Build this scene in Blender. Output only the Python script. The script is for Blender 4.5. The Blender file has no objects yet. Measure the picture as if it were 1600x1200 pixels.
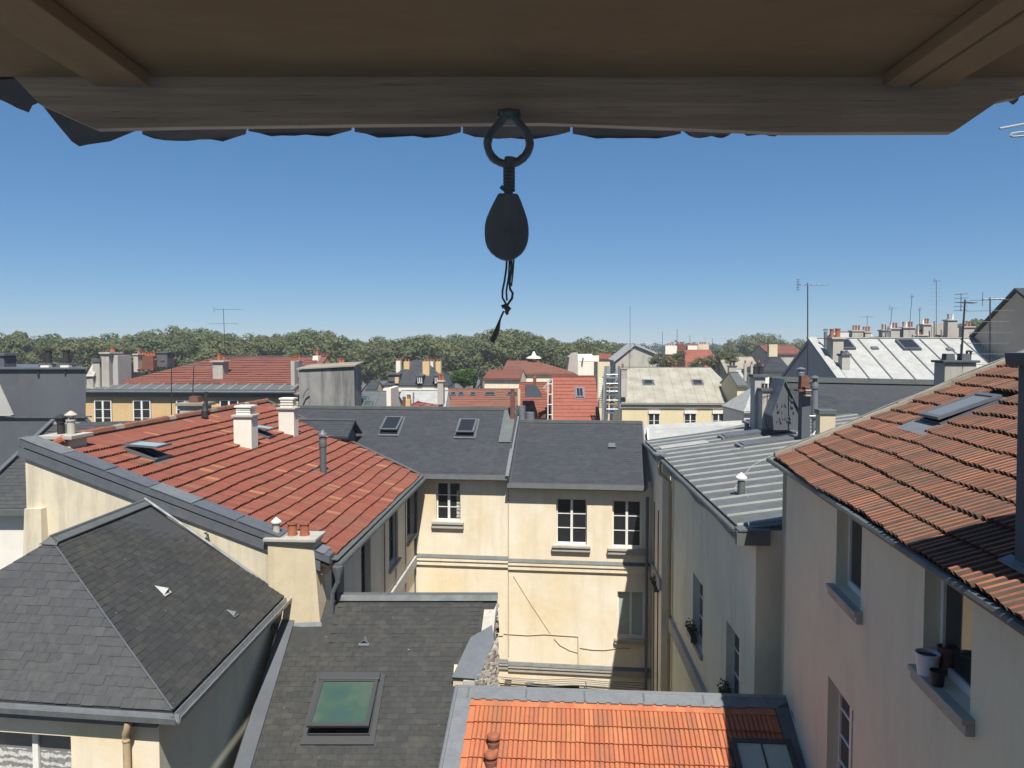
import bpy, bmesh, math, random
from math import sin, cos, tan, radians as R, pi, sqrt, atan, atan2
from mathutils import Vector as V, Matrix, noise
random.seed(7)
S = bpy.context.scene
COL = S.collection

# ------------------------------------------------------------------ camera, sky, sun, exposure
CZ = 15.5                                   # height of the attic window above the courtyard
FOC = 1200.0                                # focal length in pixels of the 1600 px wide photograph
PITCH = atan(55 / FOC)
cam = bpy.data.cameras.new('camera'); camo = bpy.data.objects.new('camera', cam); COL.objects.link(camo)
camo.location = (0, 0, CZ); camo.rotation_euler = (pi / 2 - PITCH, 0, 0)
cam.sensor_width = 36; cam.lens = FOC / 1600 * 36; cam.clip_start = 0.05; cam.clip_end = 6000
S.camera = camo
S.render.resolution_x, S.render.resolution_y = 1024, 768

SUN_EL, SUN_AZ = R(58), R(12)               # behind the camera, a little to the right
SDIR = V((sin(SUN_AZ) * cos(SUN_EL), -cos(SUN_AZ) * cos(SUN_EL), sin(SUN_EL)))
w = bpy.data.worlds.new('World'); S.world = w; w.use_nodes = True
nt = w.node_tree; nt.nodes.clear()
sky = nt.nodes.new('ShaderNodeTexSky'); sky.sky_type = 'NISHITA'; sky.sun_disc = False
sky.sun_elevation = SUN_EL; sky.sun_rotation = pi - SUN_AZ
sky.altitude = 150; sky.air_density = 0.7; sky.dust_density = 0.3; sky.ozone_density = 10.0
bg = nt.nodes.new('ShaderNodeBackground'); bg.inputs[1].default_value = 0.112
wo = nt.nodes.new('ShaderNodeOutputWorld')
gm = nt.nodes.new('ShaderNodeGamma'); gm.inputs[1].default_value = 0.6
hs = nt.nodes.new('ShaderNodeHueSaturation'); hs.inputs['Saturation'].default_value = 1.3
nt.links.new(sky.outputs[0], gm.inputs[0]); nt.links.new(gm.outputs[0], hs.inputs['Color'])
nt.links.new(hs.outputs[0], bg.inputs[0]); nt.links.new(bg.outputs[0], wo.inputs[0])
sl = bpy.data.lights.new('sun', 'SUN'); sl.energy = 4.2; sl.angle = R(0.5); sl.color = (1.0, 0.96, 0.90)
so = bpy.data.objects.new('sun', sl); COL.objects.link(so); so.location = (5, -20, 60)
so.rotation_euler = SDIR.to_track_quat('Z', 'Y').to_euler()
S.view_settings.view_transform = 'Standard'; S.view_settings.look = 'None'
S.view_settings.gamma = 1; S.view_settings.use_curve_mapping = False
S.view_settings.exposure = 0.9

# ------------------------------------------------------------------ measuring helpers (z is measured from the eye)
FW = V((0, cos(PITCH), -sin(PITCH))); UPV = V((0, sin(PITCH), cos(PITCH)))
Z = V((0, 0, 1))
def ray(px, py): return FW * FOC + V((1, 0, 0)) * (px - 800) + UPV * (600 - py)
def at(px, py, Y): d = ray(px, py); return d * (Y / d.y)
def atz(px, py, z): d = ray(px, py); return d * (z / d.z)
def onpl(px, py, p, n): d = ray(px, py); return d * (p.dot(n) / d.dot(n))
def proj(p):
    k = p.dot(FW)
    if k < 0.05: return (-9999, -9999)
    return (800 + FOC * p.x / k, 600 - FOC * p.dot(UPV) / k)
def rnd(a, b): return random.uniform(a, b)

class Fr:
    """a horizontal building frame: a runs along u, b along v (away from the eye), heading from a vanishing point"""
    def __init__(s, x, y, tanh):
        h = atan(tanh); s.o = V((x, y, 0)); s.u = V((cos(h), -sin(h), 0)); s.v = V((sin(h), cos(h), 0))
    def p(s, a, b, z): return s.o + s.u * a + s.v * b + Z * z
    def ab(s, p): d = p - s.o; return d.dot(s.u), d.dot(s.v)

# ------------------------------------------------------------------ object helpers
ROOT = {}
def tag(o, label=None, cat=None, group=None, kind=None):
    if label: o['label'] = label
    if cat: o['category'] = cat
    if group: o['group'] = group
    if kind: o['kind'] = kind
    return o
def thing(name, label, cat, loc, group=None):
    o = bpy.data.objects.new(name, None); COL.objects.link(o); o.empty_display_size = 0.3
    o.location = V(loc) + Z * CZ; ROOT[o.name] = V(loc)
    return tag(o, label, cat, group)
def rootloc(o):
    while o.parent: o = o.parent
    return ROOT[o.name]

class MB:
    def __init__(s): s.v = []; s.f = []; s.mi = []
    def poly(s, pts):
        i = len(s.v); s.v += [V(p) for p in pts]; s.f.append(tuple(range(i, i + len(pts))))
    def prism(s, pts, off):
        n = len(pts); i = len(s.v); off = V(off)
        s.v += [V(p) for p in pts] + [V(p) + off for p in pts]
        s.f.append(tuple(range(i + n - 1, i - 1, -1))); s.f.append(tuple(range(i + n, i + 2 * n)))
        for k in range(n):
            j = (k + 1) % n; s.f.append((i + k, i + j, i + n + j, i + n + k))
    def box(s, o, ax, ay, az):
        o, ax, ay, az = V(o), V(ax), V(ay), V(az)
        s.prism([o, o + ax, o + ax + ay, o + ay], az)
    def frustum(s, c0, u0, v0, c1, u1, v1):
        i = len(s.v)
        for c, u, v in ((c0, u0, v0), (c1, u1, v1)):
            s.v += [c - u - v, c + u - v, c + u + v, c - u + v]
        s.f += [(i + 3, i + 2, i + 1, i), (i + 4, i + 5, i + 6, i + 7)]
        for k in range(4): s.f.append((i + k, i + (k + 1) % 4, i + 4 + (k + 1) % 4, i + 4 + k))
    def cyl(s, p0, p1, r0, r1=None, n=10, caps=True):
        r1 = r0 if r1 is None else r1
        p0, p1 = V(p0), V(p1); d = (p1 - p0).normalized()
        x = d.orthogonal().normalized(); y = d.cross(x); i = len(s.v)
        for p, r in ((p0, r0), (p1, r1)):
            for k in range(n):
                t = 2 * pi * k / n; s.v.append(p + x * (r * cos(t)) + y * (r * sin(t)))
        for k in range(n):
            j = (k + 1) % n; s.f.append((i + k, i + j, i + n + j, i + n + k))
        if caps: s.f.append(tuple(range(i + n - 1, i - 1, -1))); s.f.append(tuple(range(i + n, i + 2 * n)))
    def lathe(s, c, prof, n=12, ax=Z):
        c = V(c); x = ax.orthogonal().normalized(); y = ax.cross(x); i = len(s.v); m = len(prof)
        for r, h in prof:
            for k in range(n):
                t = 2 * pi * k / n; s.v.append(c + ax * h + x * (r * cos(t)) + y * (r * sin(t)))
        for q in range(m - 1):
            for k in range(n):
                j = (k + 1) % n; s.f.append((i + q * n + k, i + q * n + j, i + (q + 1) * n + j, i + (q + 1) * n + k))
        s.f.append(tuple(range(i + n - 1, i - 1, -1))); s.f.append(tuple(range(i + (m - 1) * n, i + m * n)))
    def tube(s, pts, r, n=6):
        pts = [V(p) for p in pts]; i = len(s.v); m = len(pts); x = None
        for q, p in enumerate(pts):
            d = (pts[min(q + 1, m - 1)] - pts[max(q - 1, 0)]).normalized()
            x = d.orthogonal().normalized() if x is None else (x - d * x.dot(d)).normalized()
            y = d.cross(x); rr = r[q] if isinstance(r, (list, tuple)) else r
            for k in range(n):
                t = 2 * pi * k / n; s.v.append(p + x * (rr * cos(t)) + y * (rr * sin(t)))
        for q in range(m - 1):
            for k in range(n):
                j = (k + 1) % n; s.f.append((i + q * n + k, i + q * n + j, i + (q + 1) * n + j, i + (q + 1) * n + k))
        s.f.append(tuple(range(i + n - 1, i - 1, -1))); s.f.append(tuple(range(i + (m - 1) * n, i + m * n)))
    def build(s, name, mat, parent=None, smooth=False, recalc=True, kind=None, label=None, cat=None, group=None, bevel=0):
        if parent is not None: o0 = rootloc(parent)
        else:
            xs = [p.x for p in s.v]; ys = [p.y for p in s.v]
            o0 = V(((min(xs) + max(xs)) / 2, (min(ys) + max(ys)) / 2, min(p.z for p in s.v)))
        me = bpy.data.meshes.new(name); me.from_pydata([p - o0 for p in s.v], [], s.f); me.update()
        if recalc or bevel:
            bm = bmesh.new(); bm.from_mesh(me)
            if bevel:
                bm.verts.ensure_lookup_table()
                bmesh.ops.remove_doubles(bm, verts=bm.verts, dist=1e-5)
                bmesh.ops.bevel(bm, geom=[e for e in bm.edges if e.is_manifold and e.calc_face_angle(0) > 0.4], offset=bevel, segments=2, affect='EDGES', profile=0.6)
            bmesh.ops.recalc_face_normals(bm, faces=bm.faces); bm.to_mesh(me); bm.free()
        if smooth:
            me.shade_smooth(); me.set_sharp_from_angle(angle=R(40))
        me.materials.append(mat)
        o = bpy.data.objects.new(name, me); COL.objects.link(o)
        if parent is not None: o.parent = parent
        else: o.location = o0 + Z * CZ; ROOT[o.name] = o0
        return tag(o, label, cat, group, kind)

# ------------------------------------------------------------------ materials
def nodes(name):
    m = bpy.data.materials.new(name); m.use_nodes = True; t = m.node_tree
    b = t.nodes['Principled BSDF']; b.inputs['Specular IOR Level'].default_value = 0.3
    return m, t, b
def N(t, kind, **kw):
    n = t.nodes.new(kind)
    for k, v in kw.items():
        if k in n.inputs.keys(): n.inputs[k].default_value = v
        else: setattr(n, k, v)
    return n
def noise_tex(t, vec, scale, detail=5, rough=0.6, dist=0.0):
    n = N(t, 'ShaderNodeTexNoise'); n.inputs['Scale'].default_value = scale; n.inputs['Detail'].default_value = detail
    n.inputs['Roughness'].default_value = rough; n.inputs['Distortion'].default_value = dist
    t.links.new(vec, n.inputs['Vector']); return n.outputs['Fac']
def ramp(t, fac, stops, interp='LINEAR'):
    r = N(t, 'ShaderNodeValToRGB'); cr = r.color_ramp; cr.interpolation = interp
    while len(cr.elements) < len(stops): cr.elements.new(0.5)
    for e, (p, c) in zip(cr.elements, stops):
        e.position = p; e.color = (c[0], c[1], c[2], 1) if not isinstance(c, (int, float)) else (c, c, c, 1)
    t.links.new(fac, r.inputs['Fac']); return r.outputs['Color']
def mix(t, fac, a, b, mode='MIX'):
    m = N(t, 'ShaderNodeMix', data_type='RGBA', blend_type=mode)
    for s_, x in ((0, fac), (6, a), (7, b)):
        if isinstance(x, (int, float)): m.inputs[s_].default_value = x if s_ == 0 else (x, x, x, 1)
        elif isinstance(x, tuple): m.inputs[s_].default_value = (x[0], x[1], x[2], 1)
        else: t.links.new(x, m.inputs[s_])
    return m.outputs[2]
def mapped(t, scale=(1, 1, 1)):
    tc = N(t, 'ShaderNodeTexCoord'); mp = N(t, 'ShaderNodeMapping'); mp.inputs['Scale'].default_value = scale
    t.links.new(tc.outputs['Object'], mp.inputs['Vector']); return mp.outputs['Vector']
def bump(t, b, h, strength, dist):
    bn = N(t, 'ShaderNodeBump'); bn.inputs['Strength'].default_value = strength; bn.inputs['Distance'].default_value = dist
    t.links.new(h, bn.inputs['Height']); t.links.new(bn.outputs['Normal'], b.inputs['Normal'])

def stucco(name, c, dark, stain=(0.25, 0.22, 0.17), stain_amt=0.5, streak=1.0, patch=None, sr=(0.53, 0.80), ss=(1.6, 1.6, 0.16)):
    m, t, b = nodes(name)
    v = mapped(t); vs = mapped(t, ss)
    big = noise_tex(t, v, 0.55, 6, 0.62, 0.4); mid = noise_tex(t, v, 3.5, 6, 0.7); st = noise_tex(t, vs, 1.6, 6, 0.7, 0.2)
    fine = noise_tex(t, v, 42, 4, 0.7)
    col = mix(t, ramp(t, big, [(0.36, 0.0), (0.66, 1.0)]), c, dark)
    col = mix(t, ramp(t, mid, [(0.42, 0.0), (0.8, 0.4)]), col, patch or tuple(min(1, x * 1.18) for x in c))
    col = mix(t, ramp(t, st, [(sr[0], 0.0), (sr[1], stain_amt * streak)]), col, stain)
    col = mix(t, 0.14, col, ramp(t, fine, [(0.3, 0.55), (0.7, 1.0)]), 'MULTIPLY')
    t.links.new(col, b.inputs['Base Color']); b.inputs['Roughness'].default_value = 0.92
    bump(t, b, mix(t, 0.5, fine, mid), 0.35, 0.012)
    return m
def plain(name, c, rough=0.6, metal=0.0, var=0.25, scale=6.0, c2=None, bmp=0.15, spec=0.3):
    m, t, b = nodes(name); v = mapped(t)
    n1 = noise_tex(t, v, scale, 6, 0.65, 0.2); n2 = noise_tex(t, v, scale * 7, 4, 0.6)
    d = c2 or tuple(x * (1 - var) for x in c)
    col = mix(t, ramp(t, n1, [(0.35, 0.0), (0.68, 1.0)]), c, d)
    col = mix(t, 0.2, col, ramp(t, n2, [(0.3, 0.6), (0.7, 1.0)]), 'MULTIPLY')
    t.links.new(col, b.inputs['Base Color']); b.inputs['Metallic'].default_value = metal
    b.inputs['Specular IOR Level'].default_value = spec
    t.links.new(ramp(t, n1, [(0.3, max(0, rough - 0.08)), (0.7, min(1, rough + 0.1))]), b.inputs['Roughness'])
    if bmp: bump(t, b, mix(t, 0.5, n1, n2), bmp, 0.01)
    return m
def pieces(name, cols, rough=0.85, lichen=None, lich_amt=0.5, nscale=9.0, bmp=0.3, spec=0.25, dots=0):
    """tiles and slates: one tint per piece (object or mesh island), grain and lichen over it"""
    m, t, b = nodes(name); v = mapped(t)
    g = N(t, 'ShaderNodeNewGeometry'); oi = N(t, 'ShaderNodeObjectInfo')
    s = N(t, 'ShaderNodeMath', operation='ADD'); t.links.new(g.outputs['Random Per Island'], s.inputs[0]); t.links.new(oi.outputs['Random'], s.inputs[1])
    fr = N(t, 'ShaderNodeMath', operation='FRACT'); t.links.new(s.outputs[0], fr.inputs[0])
    k = len(cols); stops = [((i + 0.5) / k, c) for i, c in enumerate(cols)]
    base = ramp(t, fr.outputs[0], stops)
    tcw = N(t, 'ShaderNodeNewGeometry').outputs['Position']
    n1 = noise_tex(t, tcw, nscale * 0.12, 5, 0.65, 0.3); n2 = noise_tex(t, tcw, nscale, 6, 0.7); n3 = noise_tex(t, tcw, nscale * 6, 3, 0.6)
    col = mix(t, 0.45, base, ramp(t, n2, [(0.3, 0.55), (0.72, 1.15)]), 'MULTIPLY')
    if lichen:
        mul = N(t, 'ShaderNodeMath', operation='MULTIPLY'); t.links.new(n1, mul.inputs[0]); t.links.new(n2, mul.inputs[1])
        col = mix(t, ramp(t, mul.outputs[0], [(0.24, 0.0), (0.42, lich_amt)]), col, lichen)
    if dots:
        vo = N(t, 'ShaderNodeTexVoronoi'); vo.inputs['Scale'].default_value = dots; t.links.new(tcw, vo.inputs['Vector'])
        col = mix(t, ramp(t, vo.outputs['Distance'], [(0.03, 0.3), (0.05, 0.0)]), col, (0.42, 0.42, 0.38))
    t.links.new(col, b.inputs['Base Color']); b.inputs['Roughness'].default_value = rough; b.inputs['Specular IOR Level'].default_value = spec
    bump(t, b, mix(t, 0.4, n2, n3), bmp, 0.008)
    return m

CREAM = stucco('cream_render', (0.75, 0.68, 0.54), (0.69, 0.56, 0.35), (0.52, 0.44, 0.31), 0.45, 1.0, (0.80, 0.75, 0.65), (.47, .74))
GABLE = stucco('weathered_cream_render', (0.63, 0.555, 0.40), (0.50, 0.44, 0.32), (0.26, 0.235, 0.185), 0.8, 1.0, (0.68, 0.62, 0.47), (.46, .76))
CHIMNEYR = stucco('chimney_render', (0.58, 0.50, 0.34), (0.49, 0.41, 0.27), (0.32, 0.27, 0.18), 0.6)
GREYR = stucco('grey_beige_render', (0.68, 0.645, 0.47), (0.60, 0.575, 0.44), (0.34, 0.33, 0.28), 0.4, 1.0, (0.64, 0.61, 0.47), (.50, .80), (1.0, 1.0, .3))
SHADEC = stucco('courtyard_cream_render', (0.75, 0.725, 0.56), (0.65, 0.635, 0.51), (0.36, 0.34, 0.31), 0.55)
ROSER = stucco('greyed_rose_render', (0.78, 0.70, 0.56), (0.70, 0.62, 0.49), (0.42, 0.37, 0.31), 0.5)
OCHRE = stucco('ochre_render', (0.56, 0.395, 0.20), (0.52, 0.355, 0.175), (0.4, 0.28, 0.16), 0.3)
PALEY = stucco('pale_yellow_render', (0.64, 0.55, 0.34), (0.60, 0.51, 0.31), (0.42, 0.36, 0.24), 0.25)
WHITER = stucco('white_render', (0.68, 0.65, 0.57), (0.62, 0.58, 0.50), (0.4, 0.36, 0.3), 0.35)
WHITEC = stucco('white_painted_chimney', (0.72, 0.68, 0.58), (0.66, 0.61, 0.5), (0.45, 0.4, 0.3), 0.4)
STAINED = stucco('black_streaked_cement', (0.27, 0.26, 0.235), (0.17, 0.17, 0.165), (0.035, 0.035, 0.037), 0.85, 1.0, (0.22, 0.215, 0.2), (.46, .72), (1.3, 1.3, .11))
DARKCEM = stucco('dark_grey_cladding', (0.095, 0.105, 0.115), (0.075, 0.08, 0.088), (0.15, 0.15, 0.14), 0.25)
GREYGABLE = stucco('grey_cement_gable', (0.40, 0.385, 0.36), (0.34, 0.33, 0.31), (0.2, 0.2, 0.195), 0.45)
BROWNGREY = stucco('brown_grey_cement', (0.47, 0.395, 0.31), (0.41, 0.35, 0.28), (0.28, 0.25, 0.2), 0.4)
STONE = stucco('pale_stone', (0.42, 0.39, 0.33), (0.34, 0.32, 0.28), (0.15, 0.14, 0.13), 0.7)
MORTAR = stucco('lichened_mortar', (0.30, 0.27, 0.21), (0.20, 0.18, 0.14), (0.09, 0.085, 0.07), 0.7)
TILE_R = pieces('red_interlocking_tile', [(0.205, 0.064, 0.043), (0.22, 0.07, 0.046), (0.20, 0.062, 0.042), (0.23, 0.076, 0.05), (0.21, 0.066, 0.044), (0.165, 0.058, 0.043), (0.215, 0.068, 0.045), (0.24, 0.082, 0.05), (0.20, 0.064, 0.044), (0.21, 0.066, 0.044), (0.185, 0.062, 0.044), (0.22, 0.07, 0.046), (0.20, 0.062, 0.042), (0.225, 0.073, 0.048), (0.21, 0.066, 0.044), (0.175, 0.06, 0.043), (0.215, 0.068, 0.045), (0.235, 0.08, 0.05), (0.20, 0.064, 0.044), (0.34, 0.155, 0.08), (0.205, 0.065, 0.044), (0.22, 0.07, 0.046)], 0.9, (0.13, 0.085, 0.058), 0.65, 7)
TILE_B = pieces('weathered_orange_tile', [(0.28, 0.10, 0.060), (0.235, 0.086, 0.054), (0.32, 0.122, 0.072), (0.18, 0.08, 0.055), (0.29, 0.105, 0.06), (0.36, 0.14, 0.078), (0.24, 0.115, 0.075)], 0.92, (0.062, 0.055, 0.04), 0.85, 8, .5)
TILE_O = pieces('bright_orange_tile', [(0.42, 0.135, 0.065), (0.45, 0.155, 0.072), (0.39, 0.12, 0.06), (0.47, 0.175, 0.08), (0.41, 0.13, 0.065), (0.35, 0.125, 0.07)], 0.9, (0.22, 0.13, 0.05), 0.6, 12)
TILE_OLD = pieces('old_brown_tile', [(0.20, 0.085, 0.06), (0.24, 0.10, 0.065), (0.17, 0.08, 0.06), (0.22, 0.088, 0.055)], 0.9, (0.14, 0.11, 0.075), 0.7, 5)
TILE_BR = pieces('red_brown_tile', [(0.19, 0.075, 0.055), (0.21, 0.082, 0.06), (0.175, 0.07, 0.055)], 0.9, (0.15, 0.09, 0.07), 0.4, 5)
TILE_NEW = pieces('new_red_tile', [(0.255, 0.085, 0.058), (0.27, 0.092, 0.062), (0.245, 0.082, 0.058)], 0.85, None, 0, 5)
SLATE = pieces('grey_slate', [(0.050, 0.052, 0.054), (0.054, 0.056, 0.058), (0.047, 0.049, 0.051), (0.060, 0.062, 0.063), (0.052, 0.053, 0.054)], 0.62, (0.085, 0.08, 0.06), 0.35, 9, 0.25, 0.35)
SLATE_M = pieces('mossy_dark_slate', [(0.036, 0.037, 0.036), (0.042, 0.043, 0.041), (0.034, 0.035, 0.034), (0.048, 0.048, 0.045)], 0.75, (0.075, 0.066, 0.042), 0.5, 8, 0.25, 0.25, 3.0)
SLATE_N = pieces('new_blue_slate', [(0.040, 0.044, 0.050), (0.044, 0.048, 0.055), (0.038, 0.042, 0.047), (0.047, 0.051, 0.057)], 0.6, (0.06, 0.06, 0.055), 0.3, 4, 0.15, 0.3)
ZINC = plain('weathered_zinc', (0.122, 0.133, 0.128), 0.6, 0.12, 0.3, 3, (0.088, 0.097, 0.094), 0.1, 0.4)
ZINCD = plain('dark_zinc_flashing', (0.14, 0.15, 0.162), 0.5, 0.25, 0.35, 4, (0.10, 0.11, 0.12), 0.1, 0.4)
ZINCW = plain('bleached_zinc', (0.38, 0.385, 0.365), 0.7, 0.05, 0.2, 2.2, (0.29, 0.29, 0.27), 0.15)
ZINCS = plain('stained_old_zinc', (0.345, 0.335, 0.28), 0.75, 0.05, 0.3, .9, (0.25, 0.225, 0.17), 0.2)
LEAD = plain('lead_sheet', (0.19, 0.20, 0.205), 0.55, 0.2, 0.4, 5, (0.14, 0.15, 0.16), 0.2)
WHITEP = plain('white_paint', (0.74, 0.72, 0.66), 0.45, 0, 0.12, 8)
GREYP = plain('grey_frame_coating', (0.058, 0.06, 0.06), 0.4, 0.1, 0.15, 8)
TERRA = plain('terracotta', (0.33, 0.115, 0.06), 0.85, 0, 0.3, 9)
TERRAB = plain('sooty_terracotta', (0.17, 0.075, 0.05), 0.85, 0, 0.4, 9)
IRON = plain('dark_iron', (0.05, 0.048, 0.046), 0.6, 0.3, 0.3, 9)
STEEL = plain('galvanised_steel', (0.28, 0.295, 0.30), 0.4, 0.5, 0.3, 7)
SOOT = plain('soot_black', (0.03, 0.03, 0.032), 0.8, 0, 0.3, 9)
PIPEC = plain('cream_painted_pipe', (0.52, 0.40, 0.24), 0.6, 0, 0.2, 6)
BRICKP = plain('brown_brick', (0.19, 0.085, 0.06), 0.9, 0, 0.4, 14)
CABLE = plain('grey_cable', (0.20, 0.19, 0.17), 0.7, 0, 0.2, 10)
CABLEB = plain('sun_bleached_cable', (0.40, 0.32, 0.22), 0.7, 0, 0.2, 10)
CABLEW = plain('white_cable', (0.6, 0.6, 0.57), 0.6, 0, 0.1, 10)
PLASTIC = plain('clear_plastic_sheet', (0.55, 0.56, 0.55), 0.35, 0, 0.3, 2, (0.34, 0.36, 0.37), 0.5)
GROOVE = plain('dusty_orange_groove', (0.20, 0.075, 0.04), 0.95, 0, 0.3, 9)  # darker orange for the groove faces
MOSS = plain('dirt_and_moss_in_grooves', (0.085, 0.05, 0.033), 0.95, 0, 0.4, 5, (0.05, 0.042, 0.03))  # darker colour for chosen rib flank and groove faces of the tiles
DECK = plain('old_roof_battens', (0.045, 0.032, 0.025), 0.95, 0, 0.3, 6)
GROUND = plain('asphalt_and_paving', (0.10, 0.098, 0.09), 0.95, 0, 0.3, 0.08)
WOODW = plain('pale_wood', (0.42, 0.32, 0.2), 0.8, 0, 0.3, 5)
SOIL = plain('potting_soil', (0.06, 0.045, 0.035), 0.95, 0, 0.4, 30)
POTW = plain('white_glazed_pot', (0.62, 0.63, 0.64), 0.35, 0, 0.08, 8, None, 0)
POTD = plain('black_plastic_pot', (0.03, 0.032, 0.036), 0.5, 0, 0.2, 8, None, 0)

def glass(name, c, rough=0.06):
    m, t, b = nodes(name); b.inputs['Base Color'].default_value = (*c, 1); b.inputs['Roughness'].default_value = rough
    b.inputs['Specular IOR Level'].default_value = 0.5; v = mapped(t)
    bump(t, b, noise_tex(t, v, 1.7, 2, 0.5), 0.06, 0.05); return m
GLASS = glass('dark_window_glass', (0.020, 0.022, 0.024))
GLASSG = glass('green_skylight_glass', (0.035, 0.065, 0.05))
_t = GLASSG.node_tree; _t.links.new(ramp(_t, noise_tex(_t, mapped(_t), 1.1, 3, .5), [(.35, (.075, .095, .065)), (.5, (.04, .075, .055)), (.68, (.035, .06, .068))]), _t.nodes['Principled BSDF'].inputs['Base Color'])  # noise tint paints a green to blue reflection into the pane
GLASSC = glass('curtained_glass', (0.16, 0.16, 0.15), 0.15)
GLASSP = glass('pale_green_glass', (0.34, 0.40, 0.35), 0.1)

SLATE_E = pieces('eaves_slate', [(0.20, 0.235, 0.29), (0.17, 0.205, 0.26)], 0.8, None, 0, 20)  # raised blue base colour paints in the veil of the window glass
def lace_mat():
    m, t, b = nodes('lace_curtain'); v = mapped(t)
    wv = N(t, 'ShaderNodeTexWave'); wv.bands_direction = 'Z'; wv.inputs['Scale'].default_value = 2.6; wv.inputs['Distortion'].default_value = 5; wv.inputs['Detail Scale'].default_value = 3
    t.links.new(v, wv.inputs['Vector']); n = noise_tex(t, v, 24, 2, 0.5)
    col = mix(t, ramp(t, wv.outputs['Fac'], [(0.35, 0.0), (0.6, 1.0)]), (0.22, 0.22, 0.2), (0.55, 0.54, 0.5))
    col = mix(t, 0.5, col, ramp(t, n, [(0.4, 0.5), (0.55, 1.0)]), 'MULTIPLY')
    t.links.new(col, b.inputs['Base Color']); b.inputs['Roughness'].default_value = 0.9; return m
LACE = lace_mat()
def wood_mat(name, c1, c2, sx, k=1.0):
    m, t, b = nodes(name); v = mapped(t, sx)
    n1 = noise_tex(t, v, 2.2, 7, 0.7, 0.6); n2 = noise_tex(t, mapped(t), 0.9, 4, 0.6); n3 = noise_tex(t, v, 9, 5, 0.7)
    col = mix(t, ramp(t, n1, [(0.38, 0.0), (0.66, 1.0)]), c1, c2)
    col = mix(t, ramp(t, n2, [(0.45, 0.0), (0.75, 0.55 * k)]), col, tuple(x * 0.55 for x in c2))
    col = mix(t, ramp(t, n3, [(0.60, 0.0), (0.72, 0.6 * k)]), col, tuple(x * 0.3 for x in c2))
    t.links.new(col, b.inputs['Base Color']); b.inputs['Roughness'].default_value = 0.85; b.inputs['Specular IOR Level'].default_value = 0.15
    bump(t, b, n1, 0.3, 0.004); return m
BEAM = wood_mat('grey_weathered_beam', (0.80, 0.80, 0.80), (0.50, 0.51, 0.53), (0.7, 9, 22), 1.3)
SOFFIT = wood_mat('brown_soffit_boards', (0.36, 0.30, 0.225), (0.31, 0.255, 0.185), (1.2, 3, 3), .35)
BRACKET = wood_mat('brown_bracket_beam', (0.40, 0.335, 0.25), (0.34, 0.28, 0.205), (5, .8, 5), .35)
def leaf_mat(name, cols):
    m, t, b = nodes(name)
    g = N(t, 'ShaderNodeNewGeometry'); oi = N(t, 'ShaderNodeObjectInfo')
    c = ramp(t, g.outputs['Random Per Island'], [((i + 0.5) / len(cols), c) for i, c in enumerate(cols)])
    c = mix(t, 0.5, c, ramp(t, oi.outputs['Random'], [(0, (0.7, 0.75, 0.6)), (1, (1.15, 1.0, 0.85))]), 'MULTIPLY')
    t.links.new(c, b.inputs['Base Color']); b.inputs['Roughness'].default_value = 0.7
    tr = N(t, 'ShaderNodeBsdfTranslucent'); t.links.new(c, tr.inputs['Color'])
    ms = N(t, 'ShaderNodeMixShader'); ms.inputs[0].default_value = 0.35
    t.links.new(b.outputs[0], ms.inputs[1]); t.links.new(tr.outputs[0], ms.inputs[2])
    t.links.new(ms.outputs[0], t.nodes['Material Output'].inputs[0]); return m
LEAF = leaf_mat('plane_tree_leaves', [(0.128, 0.155, 0.068), (0.138, 0.165, 0.075), (0.12, 0.145, 0.064), (0.15, 0.17, 0.085)])
LEAFG = leaf_mat('bright_green_leaves', [(0.045, 0.10, 0.02), (0.06, 0.12, 0.025), (0.035, 0.08, 0.02)])
LEAFD = leaf_mat('dark_green_leaves', [(0.035, 0.055, 0.022), (0.05, 0.07, 0.028), (0.028, 0.045, 0.02)])
BARK = plain('bark', (0.14, 0.11, 0.08), 0.95, 0, 0.4, 5)

# ------------------------------------------------------------------ covering a roof with pieces
def tile_tmpl(w, L, ribs=2, hr=0.026, slot=0.10, lift=0.04, dirt=(5, 0), dm='MOSS', flank=(.78, .88)):
    """interlocking tile: a thin ribbed shell, hollow under its lower edge"""
    mb = MB(); xs = []; seg = w / ribs; th = 0.013
    for i in range(ribs):
        o = i * seg
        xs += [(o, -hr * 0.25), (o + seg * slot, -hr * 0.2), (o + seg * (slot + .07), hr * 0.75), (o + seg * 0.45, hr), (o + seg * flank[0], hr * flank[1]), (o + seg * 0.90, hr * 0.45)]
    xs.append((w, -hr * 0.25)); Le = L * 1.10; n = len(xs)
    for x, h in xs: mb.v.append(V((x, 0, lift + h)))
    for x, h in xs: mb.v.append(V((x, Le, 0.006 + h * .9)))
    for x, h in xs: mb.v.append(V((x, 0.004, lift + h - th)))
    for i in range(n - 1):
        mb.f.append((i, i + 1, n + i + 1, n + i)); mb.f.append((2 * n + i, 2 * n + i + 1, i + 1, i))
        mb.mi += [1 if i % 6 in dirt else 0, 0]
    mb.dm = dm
    return mb
def slate_tmpl(w, L, t=0.013):
    mb = MB(); g = 0.002; Le = L * 1.12; c = w * 0.06
    top = [(g, c, t), (g + c, 0, t), (w - g - c, 0, t), (w - g, c, t), (w - g, Le, t * .4), (g, Le, t * .4)]
    mb.v = [V(p) for p in top] + [V((p[0], p[1], p[2] - 0.012)) for p in top[:5]] + [V((g, Le, -0.006))]
    mb.f = [(0, 1, 2, 3, 4, 5), (0, 6, 7, 1), (1, 7, 8, 2), (2, 8, 9, 3), (3, 9, 10, 4), (5, 11, 6, 0)]
    return mb
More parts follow.
